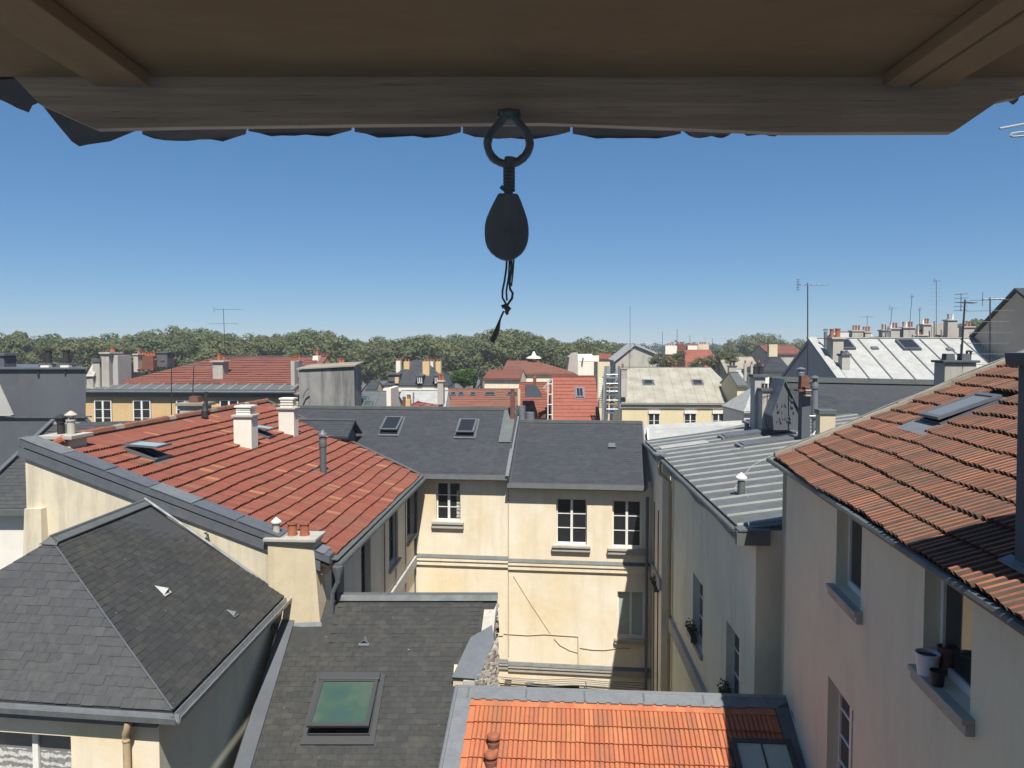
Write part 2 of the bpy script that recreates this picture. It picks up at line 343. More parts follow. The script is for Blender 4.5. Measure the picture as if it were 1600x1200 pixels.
def clip(poly, sub):
    """Sutherland-Hodgman, sub clipped by the convex counter-clockwise poly"""
    out = sub
    for i in range(len(poly)):
        a, b = poly[i], poly[(i + 1) % len(poly)]; inp, out = out, []
        if not inp: return []
        def side(p): return (b[0] - a[0]) * (p[1] - a[1]) - (b[1] - a[1]) * (p[0] - a[0])
        for k in range(len(inp)):
            p, q = inp[k], inp[(k + 1) % len(inp)]; sp, sq = side(p), side(q)
            if sp >= 0: out.append(p)
            if (sp >= 0) != (sq >= 0):
                t_ = sp / (sp - sq); out.append((p[0] + (q[0] - p[0]) * t_, p[1] + (q[1] - p[1]) * t_))
    return out
def ccw(p):
    return p if sum(p[i][0] * p[(i + 1) % len(p)][1] - p[(i + 1) % len(p)][0] * p[i][1] for i in range(len(p))) > 0 else p[::-1]
def inside(poly, p, e=1e-4):
    for i in range(len(poly)):
        a, b = poly[i], poly[(i + 1) % len(poly)]
        if (b[0] - a[0]) * (p[1] - a[1]) - (b[1] - a[1]) * (p[0] - a[0]) < -e: return False
    return True

class Pl:
    """a roof plane: u along the eave, v up the slope, n out"""
    def __init__(s, o, u, vdir):
        s.o = V(o); s.u = V(u).normalized(); vv = V(vdir); s.v = (vv - s.u * vv.dot(s.u)).normalized()
        s.n = s.u.cross(s.v).normalized(); s.flip = False
        if s.n.z < 0: s.n = -s.n; s.flip = True
    def uv(s, p): d = V(p) - s.o; return d.dot(s.u), d.dot(s.v)
    def p(s, a, b, h=0.0): return s.o + s.u * a + s.v * b + s.n * h
    def px(s, x, y, h=0.0): return onpl(x, y, s.o + s.n * h, s.n)
    def uvpx(s, x, y): return s.uv(s.px(x, y))

def lay(roof, pl, pts, tw, L, tmpl, mat, name, field, stag=0.0, holes=(), maxp=300, lift=0.02, jit=0.004, thick=0.03, wob=0.0):
    root = rootloc(roof)
    poly = ccw([pl.uv(p) for p in pts])
    u0, u1 = min(p[0] for p in poly), max(p[0] for p in poly); v0, v1 = min(p[1] for p in poly), max(p[1] for p in poly)
    uu, vv = pl.u, pl.v
    if pl.flip: uu = -uu            # keep the piece frame right-handed with n outward
    full, mb = [], MB()
    rows = int(math.ceil((v1 - v0) / L - 0.02))
    for r in range(rows):
        off = (stag * tw) * (r % 2) + rnd(-1, 1) * jit
        c0 = int((u0 - tw) / tw) - 2
        for c in range(c0, int(u1 / tw) + 2):
            a = c * tw + off; b = v0 + r * L
            if a + tw < u0 or a > u1: continue
            cx, cy = a + tw / 2, b + L / 2
            if any(h[0] < cx < h[1] and h[2] < cy < h[3] for h in holes): continue
            rect = [(a, b), (a + tw, b), (a + tw, b + L), (a, b + L)]
            if all(inside(poly, q) for q in rect):
                full.append((a, b))
            else:
                cl = clip(poly, rect)
                if len(cl) >= 3:
                    ar = abs(sum(cl[i][0] * cl[(i + 1) % len(cl)][1] - cl[(i + 1) % len(cl)][0] * cl[i][1] for i in range(len(cl)))) / 2
                    if ar > tw * L * 0.04:
                        top = [pl.p(x, y, lift + thick * (1.0 - 0.75 * (y - b) / L)) for x, y in cl]
                        mb.prism(top, pl.n * (-thick * 0.9))
    def mtx(a, b):
        j = rnd(-jit, jit); rz = rnd(-1, 1) * jit * 1.6
        wv = wob * noise.noise(V((a * 0.5, b * 0.9, 3.1))) if wob else 0
        O = pl.p(a + (tw if pl.flip else 0), b + j + wv, lift + abs(rnd(0, jit)))
        m = Matrix((uu, vv, pl.n)).transposed().to_4x4(); m.translation = O
        return m @ Matrix.Rotation(rz, 4, 'Z') @ Matrix.Rotation(rnd(-1, 1) * jit * 1.5, 4, 'Y')
    def key(ab):
        c = pl.p(ab[0] + tw / 2, ab[1] + L / 2); x, y = proj(c)
        out = 0 if (-10 < x < 1610 and -10 < y < 1210) else 1
        return (out, c.length)
    full.sort(key=key)
    me = None
    for i, ab in enumerate(full):
        M = mtx(*ab)
        if i < maxp:
            if me is None:
                me = bpy.data.meshes.new(name); me.from_pydata([tuple(p) for p in tmpl.v], [], tmpl.f); me.update(); me.materials.append(mat)
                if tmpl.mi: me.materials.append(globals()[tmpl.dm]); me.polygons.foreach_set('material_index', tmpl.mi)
            o = bpy.data.objects.new(name, me); COL.objects.link(o); o.parent = roof
            M.translation = M.translation - root; o.matrix_basis = M
        else:
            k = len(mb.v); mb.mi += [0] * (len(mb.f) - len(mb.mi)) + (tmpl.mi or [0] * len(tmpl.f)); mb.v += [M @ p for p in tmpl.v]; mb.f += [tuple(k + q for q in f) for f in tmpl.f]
    if mb.f:
        fo = mb.build(field, mat, roof, recalc=False, kind='stuff')
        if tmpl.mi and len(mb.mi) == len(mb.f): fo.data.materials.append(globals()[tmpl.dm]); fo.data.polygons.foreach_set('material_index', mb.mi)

def zinc_roof(roof, pl, pts, sp, mat, seam_mat, cross=None, off=0.0, th=0.025, seam_r=0.022, holes=()):
    poly = ccw([pl.uv(p) for p in pts]); u0, u1 = min(p[0] for p in poly), max(p[0] for p in poly)
    v0, v1 = min(p[1] for p in poly), max(p[1] for p in poly)
    vs = [v0] + [v for v in (cross or []) if v0 + 0.2 < v < v1 - 0.2] + [v1]
    a = u0 - sp + off
    while a < u1:
        lo, hi = max(a, u0), min(a + sp, u1)
        if hi - lo > 0.05:
            for k in range(len(vs) - 1):
                cl = clip(poly, [(lo + 0.004, vs[k] + 0.002), (hi - 0.004, vs[k] + 0.002), (hi - 0.004, vs[k + 1] - 0.002), (lo + 0.004, vs[k + 1] - 0.002)])
                if len(cl) >= 3:
                    mb = MB(); e = 0.006 * (len(vs) - 1 - k) / max(1, len(vs) - 1)
                    mb.prism([pl.p(x, y, th + e + rnd(0, 0.006)) for x, y in cl], pl.n * -th); mb.build('zinc_panel', mat, roof)
        if u0 < a < u1:
            cl = clip(poly, [(a - 0.001, v0), (a + 0.001, v0), (a + 0.001, v1), (a - 0.001, v1)])
            if len(cl) >= 3:
                b0, b1 = min(q[1] for q in cl), max(q[1] for q in cl)
                mb = MB(); mb.box(pl.p(a - seam_r, b0, th), pl.u * (2 * seam_r), pl.v * (b1 - b0), pl.n * 0.045); mb.build('seam', seam_mat, roof)
        a += sp

def courses(roof, pl, pts, L, mat, name='tile_courses', th=0.035):
    """far roofs: every course is a real overlapping strip cut into lengths"""
    poly = ccw([pl.uv(p) for p in pts]); v0, v1 = min(p[1] for p in poly), max(p[1] for p in poly); u0, u1 = min(p[0] for p in poly), max(p[0] for p in poly)
    mb = MB(); b = v0
    while b < v1 - 0.02:
        a = u0 - rnd(0, 1)
        while a < u1:
            wl = rnd(0.3, 1.5)
            cl = clip(poly, [(a, b), (a + wl, b), (a + wl, b + L), (a, b + L)])
            if len(cl) >= 3:
                t0 = rnd(0.7, 1.15) * th
                mb.prism([pl.p(x, y, 0.012 + t0 * (1 - 0.85 * (y - b) / L)) for x, y in cl], pl.n * (-th * 0.5))
            a += wl
        b += L
    mb.build(name, mat, roof, recalc=False, kind='stuff')

# ------------------------------------------------------------------ walls, windows, chimneys, skylights, antennas
class Wall:
    """vertical plane: a along u, z up, n outward"""
    def __init__(s, o, u, n=None):
        s.o = V((o[0], o[1], 0)); s.u = V((u[0], u[1], 0)).normalized(); s.n = V((s.u.y, -s.u.x, 0)) if n is None else V(n).normalized()
    def p(s, a, z, d=0.0): return s.o + s.u * a + s.n * d + Z * z
    def hit(s, px, py): q = onpl(px, py, s.o, s.n); return (q - s.o).dot(s.u), q.z
    def build(s, root, a0, a1, z0, z1, ops, mat, depth=0.22, name='wall'):
        mb = MB(); As = sorted({a0, a1} | {x for o in ops for x in o[:2]}); Zs = sorted({z0, z1} | {x for o in ops for x in o[2:4]})
        for i in range(len(As) - 1):
            for j in range(len(Zs) - 1):
                ca, cz = (As[i] + As[i + 1]) / 2, (Zs[j] + Zs[j + 1]) / 2
                if any(o[0] < ca < o[1] and o[2] < cz < o[3] for o in ops): continue
                mb.poly([s.p(As[i], Zs[j]), s.p(As[i + 1], Zs[j]), s.p(As[i + 1], Zs[j + 1]), s.p(As[i], Zs[j + 1])])
        for o in ops:
            A, B, C, D = o[:4]; q = [(A, C), (B, C), (B, D), (A, D)]
            for k in range(4):
                (x0, y0), (x1, y1) = q[k], q[(k + 1) % 4]
                mb.poly([s.p(x0, y0), s.p(x1, y1), s.p(x1, y1, -depth), s.p(x0, y0, -depth)])
        return mb.build(name, mat, root, recalc=False)

def window(root, W, a0, a1, z0, z1, depth=0.2, rows=3, leaves=2, mat=None, gl=None, sill=None, sill_mat=None, curtain=None, blind=None, fw=0.05, name='window', rail=False):
    mat = mat or WHITEP; gl = gl or GLASS
    mb = MB(); d = -depth + 0.004
    def bar(x0, x1, y0, y1, t=0.05, dd=0.0): mb.box(W.p(x0, y0, d + dd), W.u * (x1 - x0), Z * (y1 - y0), W.n * t)
    bar(a0 + .002, a0 + fw, z0 + .002, z1 - .002); bar(a1 - fw, a1 - .002, z0 + .002, z1 - .002); bar(a0 + fw, a1 - fw, z0 + .002, z0 + fw * 1.3); bar(a0 + fw, a1 - fw, z1 - fw, z1 - .002)
    ia0, ia1, iz0, iz1 = a0 + fw, a1 - fw, z0 + fw * 1.3, z1 - fw
    lw = (ia1 - ia0) / leaves
    for k in range(1, leaves): bar(ia0 + lw * k - fw * 0.85, ia0 + lw * k + fw * 0.85, iz0, iz1, 0.062)
    rh = (iz1 - iz0) / rows
    segs = []
    for k in range(leaves):
        x0 = ia0 + lw * k + (fw * 0.85 if k else 0); x1 = ia0 + lw * (k + 1) - (fw * 0.85 if k < leaves - 1 else 0)
        for j in range(1, rows): bar(x0, x1, iz0 + rh * j - 0.014, iz0 + rh * j + 0.014, 0.04, 0.004)
        for j in range(rows): segs.append((x0, x1, iz0 + rh * j + (0.014 if j else 0), iz0 + rh * (j + 1) - (0.014 if j < rows - 1 else 0)))
    wd = mb.build(name, mat, root)
    for x0, x1, y0, y1 in segs:
        g = MB(); g.box(W.p(x0, y0, d + 0.008), W.u * (x1 - x0), Z * (y1 - y0), W.n * 0.012); g.build('pane', gl, wd)
    bk = MB(); bk.box(W.p(a0, z0, d - 0.05), W.u * (a1 - a0), Z * (z1 - z0), W.n * 0.03); bk.build('interior', SOOT, wd)
    if curtain:
        for x0, x1, y0, y1 in curtain:
            c = MB(); n_ = 10
            for q in range(n_):
                xa, xb = x0 + (x1 - x0) * q / n_, x0 + (x1 - x0) * (q + 1) / n_; da, db = d + 0.022 + 0.006 * (q % 2), d + 0.022 + 0.006 * ((q + 1) % 2)
                c.poly([W.p(xa, y0, da), W.p(xb, y0, db), W.p(xb, y1, db), W.p(xa, y1, da)])
            c.build('curtain', LACE, wd, recalc=False)
    if blind:
        c = MB(); c.box(W.p(a0 + .002, z1 - blind, -depth + 0.07), W.u * (a1 - a0 - .004), Z * (blind - .003), W.n * 0.08); c.build('shutter_box', WHITEP, wd)
    if sill:
        ov, h, pr = sill; c = MB()
        c.box(W.p(a0 - ov, z0 - h, -depth + .01), W.u * (a1 - a0 + 2 * ov), Z * (h * 0.62), W.n * (depth + pr * 0.7)); c.box(W.p(a0 - ov, z0 - h * 0.38, -depth + .01), W.u * (a1 - a0 + 2 * ov), Z * (h * 0.36), W.n * (depth + pr))
        c.build('sill', sill_mat or STONE, wd, bevel=0.008)
    if rail:
        c = MB()
        for zz in (0.05, 0.25): c.tube([W.p(a0 - .2, z0 + zz, 0.06), W.p(a1 + .2, z0 + zz, 0.06)], 0.02, 5)
        c.tube([W.p(a0 - .2, z0 + .05, 0.06), W.p(a0 - .2, z0 + .25, 0.06)], 0.015, 5); c.tube([W.p(a1 + .2, z0 + .05, 0.06), W.p(a1 + .2, z0 + .25, 0.06)], 0.015, 5)
        c.build('rail', IRON, wd)
    return wd

def skylight(root, pl, u0, v0, w_, h_, mat=None, gl=None, fl=0.14, raise_=0.09, tilt=0.0, flash_mat=None, bars=0):
    mat = mat or GREYP; gl = gl or GLASS; fl_m = flash_mat or ZINCD
    mb = MB(); f = 0.075
    mb.box(pl.p(u0, v0, 0.0), pl.u * w_, pl.v * 0.03, pl.n * raise_)
    mb.box(pl.p(u0, v0 + .03, 0.0), pl.u * 0.03, pl.v * (h_ - .06), pl.n * raise_); mb.box(pl.p(u0 + w_ - .03, v0 + .03, 0.0), pl.u * 0.03, pl.v * (h_ - .06), pl.n * raise_)
    mb.box(pl.p(u0, v0 + h_ - .03, 0.0), pl.u * w_, pl.v * 0.03, pl.n * raise_)
    sk = mb.build('skylight', mat, root)
    vd = (pl.v * cos(tilt) - pl.n * sin(tilt)); nd = (pl.n * cos(tilt) + pl.v * sin(tilt))
    top = pl.p(u0, v0 + h_, raise_ + .004); o = top - vd * h_
    sa = MB()
    sa.box(o, pl.u * w_, vd * f, nd * 0.045); sa.box(o + vd * (h_ - f), pl.u * w_, vd * f, nd * 0.045)
    sa.box(o + vd * f, pl.u * f, vd * (h_ - 2 * f), nd * 0.045); sa.box(o + vd * f + pl.u * (w_ - f), pl.u * f, vd * (h_ - 2 * f), nd * 0.045)
    for k in range(bars): sa.box(o + vd * (f + .002) + pl.u * (w_ * (k + 1) / (bars + 1) - .015), pl.u * .03, vd * (h_ - 2 * f - .004), nd * 0.04)
    sa.build('sash', mat, sk)
    g = MB(); g.box(o + vd * f + pl.u * f + nd * 0.012, pl.u * (w_ - 2 * f), vd * (h_ - 2 * f), nd * 0.012); g.build('pane', gl, sk)
    bx = MB(); bx.box(pl.p(u0 + .032, v0 + .032, 0.0), pl.u * (w_ - .064), pl.v * (h_ - .064), pl.n * 0.02); bx.build('interior', SOOT, sk)
    if fl:
        c = MB(); hh = 0.052
        c.box(pl.p(u0 - fl * .6, v0 - fl, 0.0), pl.u * (w_ + fl * 1.2), pl.v * (fl - .002), pl.n * hh); c.box(pl.p(u0 - fl * .6, v0 + h_ + .002, 0.0), pl.u * (w_ + fl * 1.2), pl.v * fl, pl.n * hh)
        c.box(pl.p(u0 - fl * .6, v0, 0.0), pl.u * (fl * .6 - .002), pl.v * h_, pl.n * hh); c.box(pl.p(u0 + w_ + .002, v0, 0.0), pl.u * (fl * .6 - .002), pl.v * h_, pl.n * hh)
        c.build('flashing', fl_m, sk)
    return sk

def pot(mb, c, r, h, kind):
    if kind == 'clay': mb.lathe(c, [(r, 0), (r * 0.9, h * .1), (r * 0.86, h * .86), (r * 1.02, h * .88), (r * 1.02, h), (r * .75, h), (r * .7, h * .6)], 12)
    elif kind == 'cowl':
        mb.lathe(c, [(r * .8, 0), (r * .8, h * .55), (r, h * .56), (r, h * .62), (r * .3, h * .64)], 10)
        mb.lathe(c + Z * (h * .8), [(r * 1.25, 0), (r * 1.25, .02), (r * .2, h * .2)], 10)
        for k in range(4):
            q = V((cos(k * pi / 2) * r * .8, sin(k * pi / 2) * r * .8, 0)); mb.cyl(c + q + Z * (h * .6), c + q + Z * (h * .82), .014, None, 5)
    elif kind == 'pipe': mb.lathe(c, [(r, 0), (r, h), (r * .8, h), (r * .75, h * .8)], 10)
    elif kind == 'square': mb.frustum(c, V((r, 0, 0)), V((0, r, 0)), c + Z * h, V((r * .9, 0, 0)), V((0, r * .9, 0)))
def chimney(root, c, u, w_, d_, z0, z1, mat, cap=STONE, pots=(), taper=0.0, cap_o=0.06, cap_h=0.1, pot_mat=TERRA, name='chimney'):
    """c: centre of the stack, u: horizontal direction of its width; pots: (offset along u, radius, height, kind[, material])"""
    u = V((u[0], u[1], 0)).normalized(); v = V((-u.y, u.x, 0)); c = V((c[0], c[1], 0))
    mb = MB(); k = 1 - taper
    mb.frustum(c + Z * z0, u * (w_ / 2), v * (d_ / 2), c + Z * z1, u * (w_ / 2 * k), v * (d_ / 2 * k))
    ch = mb.build(name, mat, root, bevel=0.012)
    if cap:
        m2 = MB(); m2.frustum(c + Z * (z1 + .002), u * (w_ / 2 * k + cap_o), v * (d_ / 2 * k + cap_o), c + Z * (z1 + cap_h), u * (w_ / 2 * k + cap_o), v * (d_ / 2 * k + cap_o)); m2.build('cap', cap, ch, bevel=0.012)
    for p in pots:
        m3 = MB(); pot(m3, c + u * p[0] + Z * (z1 + (cap_h if cap else 0) + .002), p[1], p[2], p[3]); m3.build('pot', p[4] if len(p) > 4 else pot_mat, ch, smooth=True)
    return ch

def antenna(px, top, bot, Y, label, kind='yagi', L=0.9, ang=0.3, n=9, px2=None, group='television aerials on the roofs', r=0.022, loc2=None):
    b = at(px if px2 is None else px2, bot, Y); t_ = at(px, top, Y)
    rt = thing('antenna', label, 'antenna', b, group)
    m = MB(); m.cyl(b, t_, r, r * .75, 7); m.build('mast', IRON, rt, smooth=True)
    d = V((cos(ang), sin(ang), 0)); s = V((-sin(ang), cos(ang), 0)); k = t_ - Z * 0.06
    def yag(k, L, n, el, tilt=0.0, rr=0.009):
        dd = (d + Z * tilt).normalized()
        m = MB(); m.tube([k - dd * L * 0.32, k + dd * L * 0.68], rr * 1.5, 5)
        for i in range(n):
            q = k + dd * (L * (-0.3 + 0.96 * i / max(1, n - 1))); e = el * (1 - 0.4 * i / n)
            m.tube([q - s * e, q + s * e], rr, 4)
        m.build('boom', STEEL, rt)
        g = MB(); q = k - dd * L * 0.33
        for i in range(5): g.tube([q - s * el + Z * (-0.16 + .08 * i), q + s * el + Z * (-0.16 + .08 * i)], rr * .8, 4)
        g.tube([q - Z * .18, q + Z * .18], rr, 4)
        g.build('reflector', STEEL, rt)
    if kind in ('yagi', 'double'): yag(k, L, n, 0.13)
    if kind == 'fm' or kind == 'double':
        q = k - Z * (0.9 if kind == 'double' else 0.05); m = MB(); m.tube([q - d * L * .5, q + d * L * .5], .012, 5)
        for i in (-1, 0, 1): m.tube([q + d * (L * .42 * i) - s * .5 , q + d * (L * .42 * i) + s * .5], .009, 4)
        m.build('crossbar', STEEL, rt)
    if kind == 'comb':
        m = MB(); q0 = k
        for i in range(7): m.tube([q0 - Z * (.28 * i) - d * (.45 + .08 * (i % 3)), q0 - Z * (.28 * i) + d * (.45 + .08 * (i % 2))], .009, 4)
        m.build('crossbar', STEEL, rt); yag(k + Z * .02, .5, 5, .1)
    return rt

def leafball(mb, c, r, n, s, flat=1.0, rng=random):
    for _ in range(n):
        z = rng.uniform(-1, 1); t = rng.uniform(0, 2 * pi); q = sqrt(1 - z * z); k = rng.uniform(0.35, 1.0) ** 0.5
        p = c + V((q * cos(t) * r * k, q * sin(t) * r * k, z * r * k * flat))
        nrm = (V((q * cos(t), q * sin(t), z + 0.35)) + V((rng.uniform(-1, 1), rng.uniform(-1, 1), rng.uniform(-1, 1))) * 0.8).normalized()
        x = nrm.orthogonal().normalized(); y = nrm.cross(x); a = rng.uniform(0, pi); x, y = x * cos(a) + y * sin(a), y * cos(a) - x * sin(a)
        e = s * rng.uniform(0.6, 1.25); i = len(mb.v)
        mb.v += [p - x * e, p - y * e * .55, p + x * e, p + y * e * .6]; mb.f.append((i, i + 1, i + 2, i + 3))


# ================================================================== ground
GZ = -CZ
mb = MB(); n_ = 24
for k in range(n_): mb.v.append(V((cos(2 * pi * k / n_) * 1500, sin(2 * pi * k / n_) * 1500, GZ)))
mb.f.append(tuple(range(n_))); g = mb.build('ground', GROUND, None, recalc=False, kind='structure')
YU = V((0, 1, 0))

# ================================================================== middle house M (cream wall facing the window, slate roof)
M = Fr(0, 27, 0.12)
middle = thing('courtyard_house', 'cream rendered house across the courtyard with dark slate roof and stone string course', 'house', M.p(0, 2, GZ))
WM = Wall(M.o, M.u)
aJ, aR, aL = -0.13, 4.86, -3.62
def op(W, x0, x1, y0, y1):
    a0, z1 = W.hit(x0, y0); a1, z0 = W.hit(x1, y1); return (a0, a1, z0, z1)
wa = op(WM, 681, 719.5, 757, 815); wa = (wa[0], wa[1], wa[2], -4.78)
wb = op(WM, 869, 917, 779, 852); wc = op(WM, 957, 1002, 782, 857); wd_ = op(WM, 965, 1006, 924, 998)
WM.build(middle, aL, aR, GZ, -4.60, [wa, wb, wc, wd_, (op(WM, 822, 905, 1076, 1080)[0], op(WM, 822, 905, 1076, 1080)[1], GZ, -11.95)], CREAM, 0.24)
window(middle, WM, *wa, depth=0.2, rows=3, sill=(0.13, 0.24, 0.14), curtain=[(wa[1] - .17, wa[1] - .06, wa[2] + .1, wa[2] + 1.1)]); window(middle, WM, *wb, depth=0.2, rows=3, sill=(0.13, 0.22, 0.16)); window(middle, WM, *wc, depth=0.2, rows=3, sill=(0.16, 0.22, 0.14))
window(middle, WM, *wd_, depth=0.2, rows=1, gl=GLASSP, sill=(0.1, 0.2, 0.14))
m = MB()
a0, a1 = op(WM, 822, 905, 1076, 1080)[:2]; m.box(WM.p(a0, GZ, -1.2), WM.u * (a1 - a0), Z * 3.55, WM.n * 0.05); m.build('passage', SOOT, middle)
# string course, lower cornice
for zz, h, nm in ((-7.62, 0.40, 'string_course'), (-11.33, 0.34, 'cornice')):
    m = MB()
    for x0, x1, dz in ((aL, aJ - .004, 0.02), (aJ, aR, -0.05)):
        m.box(WM.p(x0, zz + dz - h * .42, .001), WM.u * (x1 - x0), Z * (h * .42), WM.n * .07); m.box(WM.p(x0, zz + dz, .001), WM.u * (x1 - x0), Z * (h * .3), WM.n * .11)
    m.build(nm, CREAM if nm == 'string_course' else STONE, middle, bevel=0.01)
    m = MB()
    for x0, x1, dz in ((aL, aJ - .004, 0.02), (aJ, aR, -0.05)):
        m.prism([WM.p(x0, zz + dz + h * .3 + .002, .13), WM.p(x0, zz + dz + h * .3 + .002, .001), WM.p(x0, zz + dz + h * .3 + .10, .001)], WM.u * (x1 - x0))
    m.build('zinc_cover', ZINC, middle)
# joint between the two halves, cables on the wall
m = MB(); m.tube([WM.p(aJ, -4.9, .012), WM.p(aJ, -7.4, .012)], 0.018, 5); m.tube([WM.p(aJ, -7.9, .012), WM.p(aJ, -11.0, .012)], 0.018, 5); m.build('cable', PIPEC, middle)
def wpx(px, py, d): a, z = WM.hit(px, py); return WM.p(a, z, d)
def cable(pts, r, mat, root=middle, nm='cable', d=.035):
    m = MB(); m.tube([wpx(x, y, d) for x, y in pts], r, 5); m.build(nm, mat, root, smooth=True)
cable([(787, 990), (800, 991), (825, 992.5), (850, 991), (880, 993), (903, 994.5)], .015, CABLEB, d=.014)
cable([(775, 993), (786, 993)], .02, CABLEB, d=.014); cable([(906, 1012), (925, 1015), (945, 1015.5), (965, 1013), (985, 1013)], .015, CABLEB, d=.014)
cable([(903, 994), (903.5, 1050)], .012, CABLEB, d=.014); cable([(802, 900), (830, 945), (860, 990)], .006, CABLEB, d=.014); cable([(866, 998), (875, 1008), (890, 1016), (904, 1020)], .012, CABLEB, d=.014)
for k in range(4):
    cable([(780 + 4 * k, 1054 + 3 * k), (815, 1057 + 2.5 * k), (850, 1059 + 3 * k), (900, 1057 + 3 * k), (940, 1061 + 2.5 * k), (1008, 1064 + 4 * k)], .016, CABLE, d=.19 + .01 * k)
cable([(812, 1078), (817, 1068), (825, 1062), (835, 1063)], .02, CABLE, d=.2); cable([(779, 1076), (800, 1074), (815, 1078)], .015, SOOT, d=.1)
cable([(790, 1061), (800, 1061.5)], .04, SOOT, d=.1); cable([(915, 1063), (917, 1075), (925, 1077)], .02, CABLE, d=.12)
# eaves: gutter facing, zinc drip band
def eave_band(a_0, a_1, zt, root, W, out=.34):
    m = MB(); m.prism([W.p(a_0, zt, .02), W.p(a_0, zt - .02, out), W.p(a_0, zt - .17, out + .03), W.p(a_0, zt - .20, out), W.p(a_0, zt - .20, .02)], W.u * (a_1 - a_0)); m.build('gutter', ZINC, root)
zl, zr = -4.44, -4.70
eave_band(aL + .1, aJ, zl + .02, middle, WM); eave_band(aJ + .003, 4.66, zr + .02, middle, WM)
# roof planes
PML = Pl(M.p(-10, -.30, zl), M.u, M.p(-10, 3.1, -2.40) - M.p(-10, -.30, zl)); PMR = Pl(M.p(aJ, -.30, zr), M.u, M.p(aJ, 3.1, -2.87) - M.p(aJ, -.30, zr))
LL = PML.uv(M.p(-10, 3.1, -2.40))[1]; LR = PMR.uv(M.p(aJ, 3.1, -2.87))[1]
m = MB(); ptl = [M.p(-10.2, -.30, zl), M.p(aJ, -.30, zl), M.p(aJ, 3.1, -2.40), M.p(-10.2, 3.1, -2.40)]
m.prism(ptl, Z * -.16); back = [M.p(-10.2, 3.1, -2.40), M.p(aJ, 3.1, -2.40), M.p(aJ, 6.6, -4.5), M.p(-10.2, 6.6, -4.5)]; m.prism(back, Z * -.16)
ptr = [M.p(aJ + .01, -.30, zr), M.p(4.66, -.30, zr), M.p(4.66, 3.1, -2.87), M.p(aJ + .01, 3.1, -2.87)]
m.prism(ptr, Z * -.16); m.prism([M.p(aJ + .01, 3.1, -2.87), M.p(4.66, 3.1, -2.87), M.p(4.66, 6.6, -4.7), M.p(aJ + .01, 6.6, -4.7)], Z * -.16)
roofM = m.build('roof', SLATE_N, middle)
vl = [PML.uvpx(592, 688), PML.uvpx(622, 688), PML.uvpx(600, 651), PML.uvpx(712, 687)]
sk1 = (PML.uvpx(594, 679)[0], PML.uvpx(594, 679)[1] - .02); sk2 = (PML.uvpx(712.5, 683)[0], PML.uvpx(712.5, 683)[1] - .02)
h1 = (sk1[0] - .05, sk1[0] + .78, sk1[1] - .1, sk1[1] + 1.15); h2 = (sk2[0] - .05, sk2[0] + .78, sk2[1] - .1, sk2[1] + 1.15)
lay(roofM, PML, [M.p(-10, -.26, zl), M.p(aJ - .25, -.26, zl), M.p(aJ - .25, 2.95, 0), M.p(-10, 2.95, 0)] if 0 else [PML.p(0, .12), PML.p(10 + aJ - .12, .12), PML.p(10 + aJ - .12, LL - .18), PML.p(0, LL - .18)], .30, .125, slate_tmpl(.30, .125, .007), SLATE_N, 'slate', 'slate_field', .5, [h1, h2], 150, .002, .001, .006)
lay(roofM, PMR, [PMR.p(.12, .12), PMR.p(4.70, .12), PMR.p(4.70, LR - .15), PMR.p(.12, LR - .15)], .30, .125, slate_tmpl(.30, .125, .007), SLATE_N, 'slate', 'slate_field', .5, [], 150, .002, .001, .006)
skylight(middle, PML, sk1[0], sk1[1], .70, 1.02, ZINCD, GLASS, .1, .1, R(7)); skylight(middle, PML, sk2[0], sk2[1], .70, 1.02, ZINCD, GLASS, .1, .1, R(7))
m = MB(); q = PMR.uvpx(950, 701); m.prism([PMR.p(q[0], q[1], .02), PMR.p(q[0] + .28, q[1], .02), PMR.p(q[0] + .26, q[1] + .25, .03), PMR.p(q[0] + .02, q[1] + .25, .03)], PMR.n * .06); m.build('roof_vent', ZINC, middle)
# ridge caps, joint flashing, zinc patch near the joint
m = MB()
m.prism([M.p(-10.2, 3.02, -2.42), M.p(-10.2, 3.02, -2.30), M.p(-10.2, 3.2, -2.30), M.p(-10.2, 3.2, -2.42)], M.u * (10.2 + aJ)); m.build('ridge_cap', ZINC, middle)
m = MB(); m.prism([M.p(aJ, 3.02, -2.89), M.p(aJ, 3.02, -2.78), M.p(aJ, 3.2, -2.78), M.p(aJ, 3.2, -2.89)], M.u * (4.8)); m.build('ridge_cap', ZINC, middle)
m = MB(); m.box(PMR.p(-.06, .02, .0), PMR.u * .12, PMR.v * (LR - .05), PMR.n * .3); m.build('joint_flashing', LEAD, middle)
m = MB(); u0 = PML.uvpx(779, 692)
m.box(PML.p(u0[0], u0[1], .03), PML.u * (10 + aJ - .07 - u0[0]), PML.v * (LL - u0[1] - .1), PML.n * .02); m.build('zinc_sheet', ZINC, middle)
m = MB(); m.box(M.p(4.66, -.3, zr - .1), M.u * .06, M.p(0, 3.4, 1.83 ) - M.p(0, 0, 0), Z * .17); m.build('verge_flashing', ZINCD, middle)
c = at(801, 652, 29.6); chimney(middle, (c.x, c.y), M.u, .17, .17, -3.2, -1.75, BRICKP, None, [(0, .075, .18, 'clay', TERRAB)], name='brick_flue')
